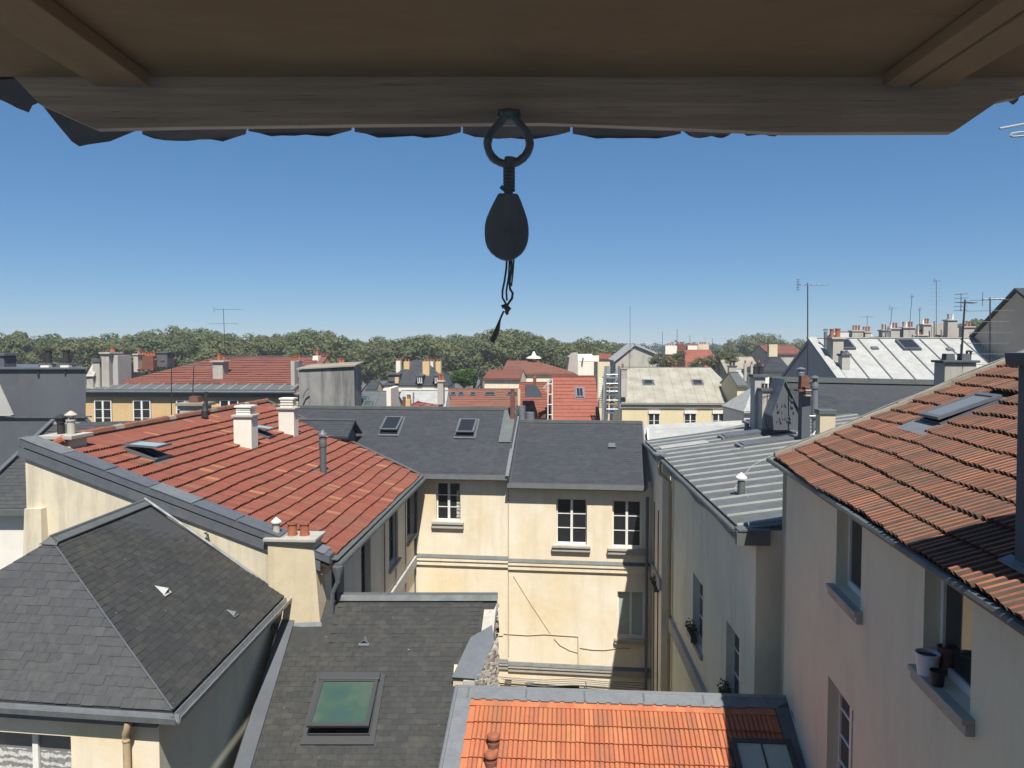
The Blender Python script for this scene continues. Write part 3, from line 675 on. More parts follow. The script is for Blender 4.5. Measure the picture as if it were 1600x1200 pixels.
# side walls and downpipes in the corners
m = MB(); m.prism([M.p(aR, .002, GZ), M.p(aR, 6.5, GZ), M.p(aR, 6.5, -4.8), M.p(aR, 3.1, -3.05), M.p(aR, .002, -4.85)], M.u * .05)
m.prism([M.p(aL - .3, 6.4, GZ), M.p(aR, 6.4, GZ), M.p(aR, 6.4, -4.7), M.p(aL - .3, 6.4, -4.7)], M.v * .1); m.build('wall', GREYR, middle)
m = MB(); p0 = wpx(1011, 775, .2)
m.tube([p0, p0 + Z * -2.9, p0 + Z * -6.0, p0 + Z * -10], .055, 8); m.build('downpipe', ZINCD, middle, smooth=True)
m = MB(); p0 = wpx(652.5, 752, .22); m.tube([p0, wpx(652, 800, .12), wpx(651, 850, .12), wpx(650, 862, .12)], .06, 8); p1 = wpx(649, 862, .14); m.tube([p1, p1 - Z * 6], .05, 8); m.build('downpipe', ZINCD, middle, smooth=True)

# ================================================================== red tiled house R1 (left of the courtyard)
F1 = Fr(-3.93, 16.0, 0.054); SL1 = 0.366; ZE1 = -4.47
red = thing('red_roofed_house', 'house with a large red tiled roof and weathered cream gable left of the courtyard', 'house', F1.p(-3, 5, GZ))
def r1(a, b, h=0.0): return F1.p(a, b, ZE1 - SL1 * a + h)
P1 = Pl(r1(0, 0), F1.v, r1(-6.5, 0) - r1(0, 0))
c1 = atan(SL1)
m = MB(); pts = [r1(.12, -.02), r1(.12, 11.05), r1(-2.47, 12.2), r1(-6.5, 14.0), r1(-6.5, -.02)]
m.prism(pts, Z * -.14); 
roof1 = m.build('roof', DECK, red)
hk = P1.uvpx(232, 722); hs = P1.uvpx(425, 690)
holes = []
def uvh(x0, y0, x1, y1): p, q = P1.uvpx(x0, y0), P1.uvpx(x1, y1); return p, q
hA, hB = P1.uvpx(240, 727), P1.uvpx(418, 690)
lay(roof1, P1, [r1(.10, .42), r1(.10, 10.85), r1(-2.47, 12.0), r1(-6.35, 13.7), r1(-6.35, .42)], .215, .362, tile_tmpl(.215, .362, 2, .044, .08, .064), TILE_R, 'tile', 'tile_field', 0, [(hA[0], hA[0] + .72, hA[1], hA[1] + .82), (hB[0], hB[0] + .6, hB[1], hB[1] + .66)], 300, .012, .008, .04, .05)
# walls
WG = Wall(F1.p(0, 0, 0), F1.u); W1 = Wall(F1.p(-.18, 0, 0), F1.v, F1.u)
m = MB(); m.prism([F1.p(-.18, .0, GZ), F1.p(-.18, 0, ZE1), F1.p(-6.5, 0, ZE1 + SL1 * 6.35), F1.p(-6.5, 0, GZ)], F1.v * .35); m.prism([F1.p(-6.2, .36, GZ), F1.p(-6.45, .36, GZ), F1.p(-6.45, .36, ZE1 + SL1 * 6.1), F1.p(-6.2, .36, ZE1 + SL1 * 5.8)], F1.v * 13.4); m.build('gable_wall', GABLE, red)
# parapet on the gable with dark zinc cover
m = MB(); m.prism([r1(.1, .30, .0), r1(-6.62, .30, 0), r1(-6.62, .30, .16), r1(.1, .30, .16)], F1.v * -.36)
m.prism([F1.p(-.1, -.06, ZE1 + .0), F1.p(-6.62, -.06, ZE1 + SL1 * 6.52), F1.p(-6.62, -.06, ZE1 + SL1 * 6.52 - .20), F1.p(-.1, -.06, ZE1 - .20)], F1.v * .055); m.build('parapet_cover', ZINCD, red)
# overlapping sheets on the parapet
for k in range(7):
    m = MB(); a = -6.55 + k * .94; m.box(r1(a, -.075, .165), F1.u * .9 + Z * (-SL1 * .9), F1.v * .52, Z * (.012 + .01 * (k % 2))); m.build('zinc_sheet', ZINCD if k % 3 else LEAD, red)
ops1 = []
def opw(W, x0, x1, ytop, zb): a0 = W.hit(x0, ytop)[0]; a1 = W.hit(x1, ytop)[0]; return (min(a0, a1), max(a0, a1))
for (x0, x1), (zt, zb) in (((517, 537), (-4.9, -6.9)), ((564, 579), (-4.85, -6.75)), ((608, 622), (-4.85, -6.7)), ((636, 648), (-4.85, -6.6))):
    q0, q1 = opw(W1, x0, x1, 850, 0); ops1.append((q0, q1, zb, zt))
lo = [(o[0] + .2, o[1] + .1, -10.6, -8.9) for o in ops1[1:3]]
W1.build(red, .35, 11.3, GZ, ZE1 + .05, ops1 + lo, ROSER, .25)
for o in ops1 + lo: window(red, W1, *o, depth=.22, rows=3, mat=GREYP, gl=GLASS, sill=(.08, .12, .1), sill_mat=STONE)
m = MB(); m.box(W1.p(.4, -7.75, .001), W1.u * 10.8, Z * .35, W1.n * .1); m.build('string_course', GREYGABLE, red)
m = MB()
for k in range(3): m.tube([W1.p(6.2 + 1.6 * k, -4.8, .05), W1.p(6.2 + 1.6 * k, -7.3, .05), W1.p(6.1 + 1.6 * k, -10, .05)], .02, 5)
m.build('cable', CABLE, red)
# gutter and valley
m = MB(); m.tube([r1(.22, .1, -.06), r1(.22, 11.0, -.06)], .085, 10); m.box(r1(.02, .1, .0), F1.u * .22, F1.v * 10.9, Z * .025); m.build('gutter', ZINC, red, smooth=True)
m = MB(); m.box(W1.p(.1, ZE1 - .32, .0), W1.u * 11.0, Z * .2, W1.n * .16); m.build('eaves_board', PIPEC, red)
m = MB(); m.lathe(r1(.22, .12, -.42), [(.05, 0), (.06, .1), (.12, .3), (.12, .36)], 8); m.tube([r1(.22, .12, -.4), r1(.1, .14, -.7), r1(.02, .15, -3)], .05, 8); m.build('downpipe', ZINCD, red, smooth=True)
m = MB(); va, vb = r1(.1, 10.97, .05), r1(-2.6, 12.12, .05); vc = r1(-6.5, 13.88, .05)
m.prism([va, vb, vc, vc + F1.v * .18, vb + F1.v * .2, va + F1.v * .26], Z * .03); m.build('valley_flashing', ZINC, red)
# ridge tiles
for k in range(34):
    m = MB(); b = .5 + k * .395; m.tube([r1(-6.5, b, .03 + .006 * (k % 2)), r1(-6.5, b + .40, .03 + .006 * (k % 2))], [.095, .11], 7); m.build('ridge_tile', TILE_OLD if k % 7 else MORTAR, red)
# chimneys of R1
def on1(px, py): q = P1.px(px, py); a, b = F1.ab(q); return a, b
def chim1(px, py, w_, d_, z1, mat, pots, **k):
    q = P1.px(px, py); return chimney(red, (q.x, q.y + d_ / 2), F1.u, w_, d_, q.z - .35, z1, mat, pots=pots, **k)
YC = lambda px, py: P1.px(px, py).y
def ztop(px, py, ybase): return at(px, py, ybase).z
y_ = YC(382, 703); ch = chim1(380, 703, .53, .5, ztop(380, 652, y_), WHITEC, [], cap=STONE, cap_o=.05, cap_h=.07)
m = MB(); q = P1.px(380, 703); zt = ztop(380, 652, y_) + .073
for k in range(3): m.frustum(V((q.x, q.y + .275, zt + .07 * k)), F1.u * .21, F1.v * .22, V((q.x, q.y + .275, zt + .07 * k + .045)), F1.u * .2, F1.v * .21)
m.frustum(V((q.x, q.y + .275, zt)), F1.u * .15, F1.v * .16, V((q.x, q.y + .275, zt + .2)), F1.u * .15, F1.v * .16)
m.box(V((q.x, q.y + .275, zt + .21)) - F1.u * .25 - F1.v * .25, F1.u * .5, F1.v * .5, Z * .05); m.build('slatted_cowl', WHITEC, ch)
y_ = YC(447, 682); ch = chim1(448, 682, .53, .46, ztop(447, 640, y_), WHITEC, [], cap=STONE, cap_o=.06, cap_h=.06)
m = MB(); q = P1.px(448, 682); zt = ztop(447, 640, y_) + .063
for k in range(3): m.frustum(V((q.x, q.y + .25, zt + .09 * k)), F1.u * .22, F1.v * .2, V((q.x, q.y + .25, zt + .09 * k + .05)), F1.u * .21, F1.v * .2)
m.frustum(V((q.x, q.y + .25, zt)), F1.u * .2, F1.v * .15, V((q.x, q.y + .25, zt + .26)), F1.u * .2, F1.v * .15); m.box(V((q.x, q.y + .25, zt + .27)) - F1.u * .25 - F1.v * .22, F1.u * .5, F1.v * .44, Z * .05)
m.build('slatted_cowl', WHITEC, ch)
# double flue stack on the near end of the ridge
q = r1(-5.15, 1.05); zb = q.z; c_ = at(106, 700, q.y)
ch = chimney(red, (at(104, 700, q.y).x, q.y), F1.u, .58, .62, zb - .5, ztop(104, 684, q.y), GABLE, cap=STONE, cap_o=.10, cap_h=.09, pots=[(-.12, .10, .44, 'cowl', IRON), (.12, .11, .52, 'cowl', STONE)])
m = MB(); cc = V((at(104, 700, q.y).x, q.y, 0)); m.box(cc - F1.u * .55 - F1.v * .62 + Z * (zb - .02), F1.u * 1.25 + Z * (-SL1 * 1.25), F1.v * 1.3, Z * .03); m.build('zinc_sheet', ZINC, red)
m = MB(); m.lathe(P1.px(82, 697), [(.0, 0), (.1, 0), (.1, .32), (.05, .33)], 9, (F1.u * .8 + Z * .5).normalized()); m.build('fallen_pot', TERRA, red, smooth=True)
# metal flue with its collar
q = P1.px(505, 744); m = MB(); zt = ztop(505, 676, q.y)
m.cyl(q - Z * .1, V((q.x, q.y, zt - .35)), .095, None, 12); m.cyl(V((q.x, q.y, zt - .35)), V((q.x, q.y, zt - .12)), .105, None, 12)
fl = m.build('metal_flue', ZINCD, red, smooth=True)
m = MB(); m.lathe(V((q.x, q.y, zt - .08)), [(.15, 0), (.15, .03), (.02, .17)], 12); m.build('cowl', ZINCD, fl, smooth=True)
m = MB(); m.lathe(V((q.x, q.y, zt - .42)), [(.106, 0), (.11, .02), (.11, .2), (.1, .22)], 12); m.build('collar', ZINC, fl, smooth=True)
m = MB(); u_, v_ = P1.uv(q); m.box(P1.p(u_ - .32, v_ - .3, .05), P1.u * .62, P1.v * .62, P1.n * .02); m.build('flashing', ZINC, fl)
# open roof hatches
def hatch(px, py, w_, h_, ang):
    u_, v_ = P1.uvpx(px, py); m = MB()
    for (a, b, c, d) in ((u_, v_, w_, .07), (u_, v_ + h_ - .07, w_, .07), (u_, v_ + .07, .06, h_ - .14), (u_ + w_ - .06, v_ + .07, .06, h_ - .14)): m.box(P1.p(a, b, .0), P1.u * c, P1.v * d, P1.n * .15)
    k = m.build('roof_hatch', ZINCD, red)
    m = MB(); m.box(P1.p(u_ + .06, v_ + .07, .01), P1.u * (w_ - .12), P1.v * (h_ - .14), P1.n * .03); m.build('interior', SOOT, k)
    d = P1.v * cos(ang) - P1.n * sin(ang); nn = P1.n * cos(ang) + P1.v * sin(ang); o = P1.p(u_, v_ + h_, .16); m = MB()
    o2 = P1.p(u_, v_ + h_ * .55, .17) + P1.n * .12 - d * h_ * .5
    for (a, b, c, e) in ((0, 0, w_, .06), (0, h_ - .06, w_, .06), (0, .06, .05, h_ - .12), (w_ - .05, .06, .05, h_ - .12)): m.box(o2 + P1.u * a + d * b, P1.u * c, d * e, nn * .045)
    m.build('sash', ZINCD, k)
    m = MB(); m.box(o2 + P1.u * .05 + d * .06 + nn * .02, P1.u * (w_ - .1), d * (h_ - .12), nn * .012); m.build('pane', GLASSP, k)
    m = MB(); m.box(P1.p(u_ - .1, v_ - .16, .05), P1.u * (w_ + .2), P1.v * .15, P1.n * .02); m.build('flashing', ZINC, k)
hatch(240, 727, .72, .82, R(16)); hatch(418, 690, .6, .66, R(12))
# chimney standing against the gable on the lower slate roof
big = MB(); q0, q1, q2, q3 = at(420, 977, 15.92), at(500, 974, 15.92), at(490, 851, 15.95), at(418, 851, 15.95)
cb = F1.v * .55
m = MB(); m.prism([q0 - Z * .4 + V((-.01, .02, 0)), q1 - Z * .4 + V((.03, .02, 0)), q1, q2, q3, q0], cb); cg = m.build('chimney', CHIMNEYR, red, bevel=.012)
m = MB(); m.frustum((q2 + q3) / 2 + cb * .5 + Z * .0, F1.u * .50, F1.v * .32, (q2 + q3) / 2 + cb * .5 + Z * .07, F1.u * .53, F1.v * .34); m.build('cap', STONE, cg)
m = MB(); m.frustum((q2 + q3) / 2 + cb * .5 + Z * .073, F1.u * .56, F1.v * .37, (q2 + q3) / 2 + cb * .5 + Z * .14, F1.u * .56, F1.v * .37); m.build('cap_slab', STONE, cg, bevel=.012)
for px, kd, mt, rr, hh in ((432, 'clay', STONE, .085, .26), (457, 'clay', TERRA, .11, .27), (476, 'clay', TERRA, .11, .27)):
    m = MB(); c_ = at(px, 845, 16.2); pot(m, V((c_.x, c_.y, ((q2 + q3) / 2).z + .142)), rr, hh, kd); m.build('pot', mt, cg, smooth=True)
m = MB(); c_ = at(432, 845, 16.2); m.lathe(V((c_.x, c_.y, ((q2 + q3) / 2).z + .41)), [(.11, 0), (.11, .03), (.02, .11)], 9); m.build('cowl', WHITEC, cg, smooth=True)
# dormer at the meeting of the two roofs
dz = 28.3; A_ = at(555, 657, dz); Bk = A_ + M.u * -3.2; e_l = at(545, 675, dz - .72); half = M.v * .75
m = MB(); zr_, ze_ = A_.z, A_.z - .52
m.prism([Bk - Z * 0, A_, A_ - half * 1.1 + Z * (ze_ - zr_), Bk - half * 1.1 + Z * (ze_ - zr_)], Z * -.06); m.prism([A_, Bk, Bk + half * 1.1 + Z * (ze_ - zr_), A_ + half * 1.1 + Z * (ze_ - zr_)], Z * -.06)
dr = m.build('dormer_roof', SLATE_N, red)
m = MB(); m.box(Bk - M.v * .07, M.u * 3.22, M.v * .14, Z * .05); m.build('ridge_cap', ZINC, dr)
m = MB(); g0 = A_ - M.u * .22; m.prism([g0 - half + Z * (ze_ - zr_ - .07), g0 - Z * .08, g0 + half + Z * (ze_ - zr_ - .07), g0 + half + Z * (-1.9), g0 - half + Z * (-1.9)], M.u * -.06); m.build('dormer_front', ZINCD, red)
m = MB(); m.box(g0 - half + Z * (ze_ - zr_ - .09) - M.u * .06, M.u * -1.6, M.v * .05, Z * -1.2); m.build('dormer_cheek', CREAM, red)
lay(dr, Pl(Bk - half * 1.1 + Z * (ze_ - zr_), M.u, half * 1.1 + Z * (zr_ - ze_)), [Bk - half * 1.1 + Z * (ze_ - zr_), A_ - half * 1.1 + Z * (ze_ - zr_), A_ - M.v * .05, Bk - M.v * .05], .3, .14, slate_tmpl(.3, .14), SLATE_N, 'slate', 'slate_field', .5, [], 40, .004, .003, .012)
# small brackets of old ironwork on the gable wall
m = MB(); a, z_ = WG.hit(325, 845)
for k in range(4):
    p = WG.p(a + .02 * (k % 2), z_ + .14 - .11 * k, .0); m.tube([p, p + WG.n * .08 + WG.u * .05, p + WG.n * .1 - WG.u * .03 + Z * .05, p + WG.n * .04 + Z * .04], .014, 5)
m.build('iron_bracket', IRON, red)
# buttress at the far end of the gable
m = MB(); b0, b1, b2, b3 = at(28, 925, 16.1), at(66, 925, 15.9), at(64, 795, 16.15), at(38, 795, 16.3); m.prism([b0 - Z * 1.5, b1 - Z * 1.5, b2, b3], F1.v * .5); m.build('buttress', GABLE, red)

# ================================================================== hipped slate house S1 (bottom left)
s0 = V((-4.88, 10.81, -5.2)); s0f = V((-4.80, 15.98, -5.2)); ap = V((-7.86, 12.95, -3.26)); apf = V((-7.76, 16.15, -3.26)); s1 = s0 + V((-6.0, .78, 0)); s1f = V((-10.6, 16.3, -5.2))
hip = thing('hipped_slate_house', 'hipped grey slate roofed house with zinc ridge and lace curtained window', 'house', V((-7.8, 13, GZ)))
m = MB(); m.prism([s0, s0f, apf, ap], Z * -.1); m.prism([s1, s0, ap], Z * -.1); m.prism([s1f, s1, ap, apf], Z * -.1); roofS = m.build('roof', SLATE, hip)
PF = Pl(s1, s0 - s1, ap - s1); PS = Pl(s0, s0f - s0, ap - s0)
lay(roofS, PF, [s1 + V((0, 0, 0)), s0, ap], .21, .145, slate_tmpl(.21, .145, .009), SLATE, 'slate', 'slate_field', .5, [], 300, .006, .006, .014)
lay(roofS, PS, [s0, s0f, apf, ap], .2, .125, slate_tmpl(.2, .125, .008), SLATE_M, 'slate', 'slate_field', .5, [], 300, .006, .004, .014)
m = MB(); d_ = (apf - ap).normalized(); w1 = (s0 - ap); w1 = (w1 - d_ * w1.dot(d_)).normalized(); w2 = (s1f - apf); w2 = (w2 - d_ * w2.dot(d_)).normalized()
m.prism([ap + Z * .05, apf + Z * .05, apf + w1 * .16 + Z * .05, ap + w1 * .16 + Z * .05], Z * .02); m.prism([ap + Z * .05, apf + Z * .05, apf + w2 * .2 + Z * .05, ap + w2 * .2 + Z * .05], Z * .021); m.tube([ap + Z * .065, apf + Z * .065], .03, 6)
m.prism([ap + Z * .07, ap + w1 * .16 + Z * .05, ap + (s0 - ap).normalized() * .25 + Z * .06, ap + (s1 - ap).normalized() * .2 + Z * .05, ap + w2 * .2 + Z * .05], Z * .012); m.build('ridge_cap', ZINC, hip)
m = MB()
hd = (s0 - ap).normalized(); m.tube([ap + Z * .03, s0 + Z * .03], .014, 5); m.build('hip_flashing', ZINCD, hip)
eo = (s0 - s1).normalized(); en = V((eo.y, -eo.x, 0)); sn = V((1, 0, 0))
def gutt(p, q, n): 
    mm = MB(); a, b = p + n * .03 - Z * .05, q + n * .03 - Z * .05
    prof = [(.0, .03), (.0, -.06), (.06, -.10), (.13, -.07), (.15, .02), (.13, .02), (.11, -.04), (.05, -.06), (.02, .03)]
    mm.prism([a + n * x + Z * y for x, y in prof], b - a); return mm.build('gutter', STEEL, hip)
gutt(s1, s0 + eo * .14, en); gutt(s0 + V((0, .0, 0)) - V((0, .12, 0)), s0f, sn)
WS = Wall(s1 + (-en) * .07, eo); Lw = (s0 - s1).length - .26
wz = WS.hit(55, 1147)[1]; wo_ = (WS.hit(-22, 1150)[0], WS.hit(110.5, 1150)[0], wz - 1.75, wz)
WS.build(hip, 0, Lw, GZ, -5.28, [wo_], CREAM, .22)
t3 = (wo_[1] - wo_[0]) / 2
window(hip, WS, *wo_, depth=.2, rows=1, fw=.055, gl=GLASSC, curtain=[(wo_[0] + .06, wo_[0] + t3 - .06, wo_[2] + .08, wo_[3] - .33), (wo_[0] + t3 + .06, wo_[1] - .06, wo_[2] + .08, wo_[3] - .33)], sill=(.1, .15, .12))
m = MB(); m.box(WS.p(-.2, -5.47, .001), WS.u * (Lw + .2), Z * .19, WS.n * .06); m.build('eaves_band', ZINCD, hip)  # dark colour paints in the shade on the fascia under the gutter
WSR = Wall(WS.p(Lw, 0, 0), V((s0f - s0).xy.to_tuple() + (0,)), V((1, -.01, 0)))
WSR.build(hip, 0, 5.4, GZ, -5.28, [], GREYR, .2)
m = MB(); a, z_ = WS.hit(206, 1128)
m.tube([WS.p(a + .05, z_ + .08, .16), WS.p(a + .04, z_ - .02, .16), WS.p(a - .02, z_ - .12, .12), WS.p(a - .03, z_ - .22, .09), WS.p(a - .03, z_ - .6, .09), WS.p(a - .03, z_ - 5, .09)], .052, 12)
m.lathe(WS.p(a - .03, z_ - .25, .09), [(.055, 0), (.062, .01), (.062, .05), (.055, .06)], 12); m.build('downpipe', PIPEC, hip, smooth=True)
def chat(root, pl, px, py, s, mat=ZINC):
    u_, v_ = pl.uvpx(px, py); m = MB(); A, B, C, T = pl.p(u_ - s * .6, v_, .03), pl.p(u_ + s * .6, v_, .03), pl.p(u_, v_ + s * 1.5, .03), pl.p(u_, v_ + s * .1, s * .75)
    m.poly([A, T, C]); m.poly([B, C, T]); m.poly([A, C, B]); m.prism([pl.p(u_ - s * .7, v_ - .04, .025), pl.p(u_ + s * .7, v_ - .04, .025), pl.p(u_ + s * .7, v_ + .02, .03), pl.p(u_ - s * .7, v_ + .02, .03)], pl.n * .012); m.build('roof_vent', mat, root)
chat(hip, PS, 259, 929, .17, ZINCW); chat(hip, PS, 366, 963, .13, ZINC)
m = MB(); m.tube([s0f + V((-.25, .05, .12)), (s0f + apf) / 2 + V((0, -.05, .06)), apf + V((0, -.06, .1))], .035, 6); m.build('wall_flashing', LEAD, hip)

# ================================================================== low slate roof S2 (centre) with the big skylight
sp0 = V((-3.78, 16.5, -5.43)); slp = .577
low = thing('low_slate_house', 'low house with a mossy dark slate roof and a large open skylight', 'house', V((-2.5, 14, GZ)))
P2 = Pl(V((-4.75, 9.2, -5.43 - slp * 7.3)), V((1, 0, 0)), V((0, 1, slp)))
rb = [P2.px(776, 941), P2.px(770, 958), P2.px(724, 1024), P2.px(706, 1074), P2.px(692, 1205)]
bx_ = lambda p: V((p.x, p.y, p.z))
pl2 = [V((-4.9, 16.5, -5.43)), V((-4.9, 9.2, -5.43 - slp * 7.3)), V((-1.9, 9.2, -5.43 - slp * 7.3))] + rb[::-1]
m = MB(); m.prism(pl2, Z * -.12); m.prism([V((-3.78, 16.51, -5.43)), V((-.33, 16.51, -5.43)), V((-.33, 19.5, -7.2)), V((-3.78, 19.5, -7.2))], Z * -.12); roofL = m.build('roof', SLATE_M, low)
skp = P2.uvpx(482, 1152); SKW, SKH = 1.12, 1.14
hole = [(skp[0] - .1, skp[0] + SKW + .1, skp[1] - .1, skp[1] + SKH + .1), (0, 1.02, P2.uv(V((0, 15.35, -5.43 - slp * 1.15)))[1], 99)]
conv = [V((-4.82, 16.42, 0)), V((-4.82, 9.4, 0)), V((-1.95, 9.4, 0)), rb[4] - V((.04, 0, 0)), V((rb[1].x - .06, 16.42, 0))]
lay(roofL, P2, [V((p.x, p.y, -5.43 - slp * (16.5 - p.y))) for p in conv], .22, .115, slate_tmpl(.22, .115, .008), SLATE_M, 'slate', 'slate_field', .5, hole, 300, .006, .004, .014)
skylight(low, P2, skp[0], skp[1], SKW, SKH, GREYP, GLASSG, .17, .09, R(9), GREYP)
# blind inside the top of the glass, flue of the skylight hood
m = MB(); m.box(P2.p(skp[0] - .02, skp[1] + SKH - .02, .09), P2.u * (SKW + .04), P2.v * .16, P2.n * .07); m.build('skylight_hood', GREYP, low, bevel=.01)
chat(low, P2, 569, 1008, .15, ZINCD)
m = MB(); m.prism([V((-3.76, 16.36, -5.44)), V((-3.76, 16.42, -5.33)), V((-3.76, 16.6, -5.33)), V((-3.76, 16.66, -5.46))], V((3.45, 0, 0))); m.build('ridge_cap', ZINC, low)
for k in range(5):
    m = MB(); u_, v_ = rnd(.8, 3.6), rnd(1.2, 7.5); m.box(P2.p(u_, v_, .03), P2.u * .035, P2.v * .03, P2.n * .012); m.build('slate_hook', STEEL, low)
# wall flashing along S1 and round the chimney foot
m = MB(); m.prism([V((-4.86, 16.0, -5.43 - slp * .5 + .06)), V((-4.86, 9.4, -5.43 - slp * 7.1 + .06)), V((-4.58, 9.4, -5.43 - slp * 7.1 + .04)), V((-4.58, 16.0, -5.43 - slp * .5 + .04))], Z * .02); m.build('valley_strip', DARKCEM, low); m = MB()  # strip made dark to paint in the shadow band beside the wall
m.prism([at(414, 983, 15.83), at(503, 980, 15.83), at(502, 973, 15.9), at(414, 976, 15.9)], Z * .02); m.build('wall_flashing', ZINCD, low)
m = MB(); m.prism([V((-3.77, 9.2, GZ)), V((-3.77, 19.5, GZ)), V((-3.77, 19.5, -7.4)), V((-3.77, 16.5, -5.56)), V((-3.77, 9.2, -9.7))], V((-.1, 0, 0)))
m.prism([V((-3.6, 19.4, GZ)), V((-.35, 19.4, GZ)), V((-.35, 19.4, -7.3)), V((-3.6, 19.4, -7.3))], V((0, -.2, 0))); m.build('wall', GREYR, low)
# sloping slab on the party wall, rubble wall below it
t0_, t1_, t2_, t3_ = P2.px(769, 976, .22), P2.px(735, 996, .22), P2.px(706, 1058, .22), P2.px(747, 1061, .22); t4_ = P2.px(772, 1003, .22)
m = MB(); m.prism([t0_, t1_, t2_, t3_, t4_], P2.n * -.05); m.build('coping_slab', ZINCD, low)
m = MB(); f0, f1 = t2_ - P2.n * .055, t3_ - P2.n * .055; m.prism([f0 + V((.02, .03, 0)), f1 + V((-.02, .03, 0)), f1 + V((-.02, .03, -.5)), f0 + V((.02, .03, -.5))], V((0, .3, .15))); m.build('coping_end', CHIMNEYR, low)
# party wall below, with real stones on its right-hand face
wx0, wx1 = t3_ - P2.n * .06 + V((-.04, 0, 0)), t4_ - P2.n * .06 + V((-.04, 0, 0)); wtop = V((rb[0].x, 16.45, -5.5))
m = MB(); m.prism([wx0, wx1, wtop, V((wtop.x, wtop.y, -9.5)), V((wx0.x, wx0.y, -9.5))], V((-.25, 0, 0))); m.build('party_wall', STONE, low)
sm = MB(); RUB = pieces('rubble_stone', [(.42, .38, .31), (.30, .27, .22), (.20, .18, .15), (.5, .46, .4), (.12, .11, .1)], .95, None, 0, 10)
random.seed(11)
for i in range(330):
    t_ = rnd(0, 1); base_ = wx0.lerp(wtop, t_); zz = rnd(base_.z - 2.4, wx0.lerp(wx1, min(1, t_ * 2)).z if t_ < .5 else wx1.lerp(wtop, t_ * 2 - 1).z)
    c_ = V((base_.x, base_.y, zz - .05)); s_ = rnd(.025, .06)
    sm.frustum(c_ - V((.01, 0, 0)), V((0, s_ * 1.3, 0)), V((0, 0, s_)), c_ + V((rnd(.03, .07), 0, 0)), V((0, s_ * rnd(.7, 1), 0)), V((0, 0, s_ * rnd(.6, .9))))
ra, rb_, rc = at(744, 1064, t3_.y + .02), at(777, 1000, t4_.y + .05), at(775, 1100, t3_.y + .1); rn = (rb_ - ra).cross(rc - ra).normalized(); rn = rn if rn.y < 0 else -rn
for i in range(170):
    p_, q_ = rnd(0, 1), rnd(0, 1)
    if p_ + q_ > 1: p_, q_ = 1 - p_, 1 - q_
    c_ = ra + (rb_ - ra) * p_ + (rc - ra) * q_; s_ = rnd(.02, .05); e1_ = rn.cross(Z).normalized()
    sm.frustum(c_ - rn * .01, e1_ * s_ * 1.3, Z * s_, c_ + rn * rnd(.015, .045), e1_ * s_ * rnd(.7, 1), Z * s_ * rnd(.6, .9))
sm.build('rubble_stones', RUB, low, kind='stuff')
m = MB(); m.prism([ra, rb_, rc], -rn * .2); m.build('party_wall', STONE, low)

# ================================================================== orange tiled roof O (bottom centre)
o0, o1 = V((-.78, 13.80, -6.22)), V((5.02, 13.38, -6.22)); so_ = .40
ora = thing('orange_roofed_outhouse', 'low outhouse with a bright orange tiled roof edged in lead', 'house', V((2, 11.5, GZ)))
ou = (o1 - o0).normalized(); ov = V((-ou.y, ou.x, 0)); PO = Pl(o0 - ov * 6 - Z * so_ * 6, ou, ov + Z * so_)
Lo = PO.uv(o0)[1]; Lu = (o1 - o0).length
m = MB(); le = [PO.uvpx(712, 1092), PO.uvpx(690, 1205)]; sl_ = (le[0][0] - le[1][0]) / (le[0][1] - le[1][1]); ue = lambda v_: le[0][0] + sl_ * (v_ - le[0][1])
m.prism([PO.p(ue(1), 1), PO.p(Lu, 1), PO.p(Lu, Lo), PO.p(ue(Lo), Lo)], Z * -.15);
roofO = m.build('roof', LEAD, ora)
m = MB(); m.prism([V((o0.x, o0.y + .3, GZ)), V((o1.x, o1.y + .3, GZ)), V((o1.x, o1.y + .3, -6.3)), V((o0.x, o0.y + .3, -6.3))], ov * -.3); m.build('wall', CREAM, ora)
ot = .36; uO = PO.uvpx(1141, 1163); skO = (uO[0], uO[1] - 1.1)
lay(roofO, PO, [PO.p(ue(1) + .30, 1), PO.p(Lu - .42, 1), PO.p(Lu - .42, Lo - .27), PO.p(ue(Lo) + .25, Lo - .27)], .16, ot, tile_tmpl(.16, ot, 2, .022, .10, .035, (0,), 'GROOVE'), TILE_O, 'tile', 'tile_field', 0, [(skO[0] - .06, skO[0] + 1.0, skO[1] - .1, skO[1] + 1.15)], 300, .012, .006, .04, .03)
m = MB(); m.box(PO.p(ue(Lo) - .02, Lo - .26, .0), PO.u * (Lu - ue(Lo)), PO.v * .26, PO.n * .05); m.build('ridge_flashing', LEAD, ora)
m = MB(); m.tube([PO.p(ue(Lo) - .02, Lo, .04), PO.p(Lu, Lo, .04)], .035, 8); m.build('ridge_roll', STEEL, ora, smooth=True)
m = MB(); m.prism([PO.p(ue(1), 1, .0), PO.p(ue(1) + .28, 1, .0), PO.p(ue(Lo) + .28, Lo - .262, .0), PO.p(ue(Lo), Lo - .262, .0)], PO.n * .05); m.build('verge_flashing', LEAD, ora)
m = MB(); m.tube([PO.p(ue(1) - .02, 1, .05), PO.p(ue(Lo) - .02, Lo, .05)], .035, 8); m.build('verge_roll', STEEL, ora, smooth=True)
for k in range(24):
    m = MB(); a = ue(Lo) + .35 + k * .2 + rnd(-.02, .02); m.box(PO.p(a, Lo - .30, .05), PO.u * rnd(.1, .18), PO.v * .05, PO.n * .022); m.build('lead_tab', LEAD, ora)
for k in range(5):
    m = MB(); a = ue(Lo) + .2 + k * 1.05; m.box(PO.p(a, Lo - .25, .051), PO.u * .03, PO.v * .24, PO.n * .012); m.build('lead_joint', ZINCD, ora)
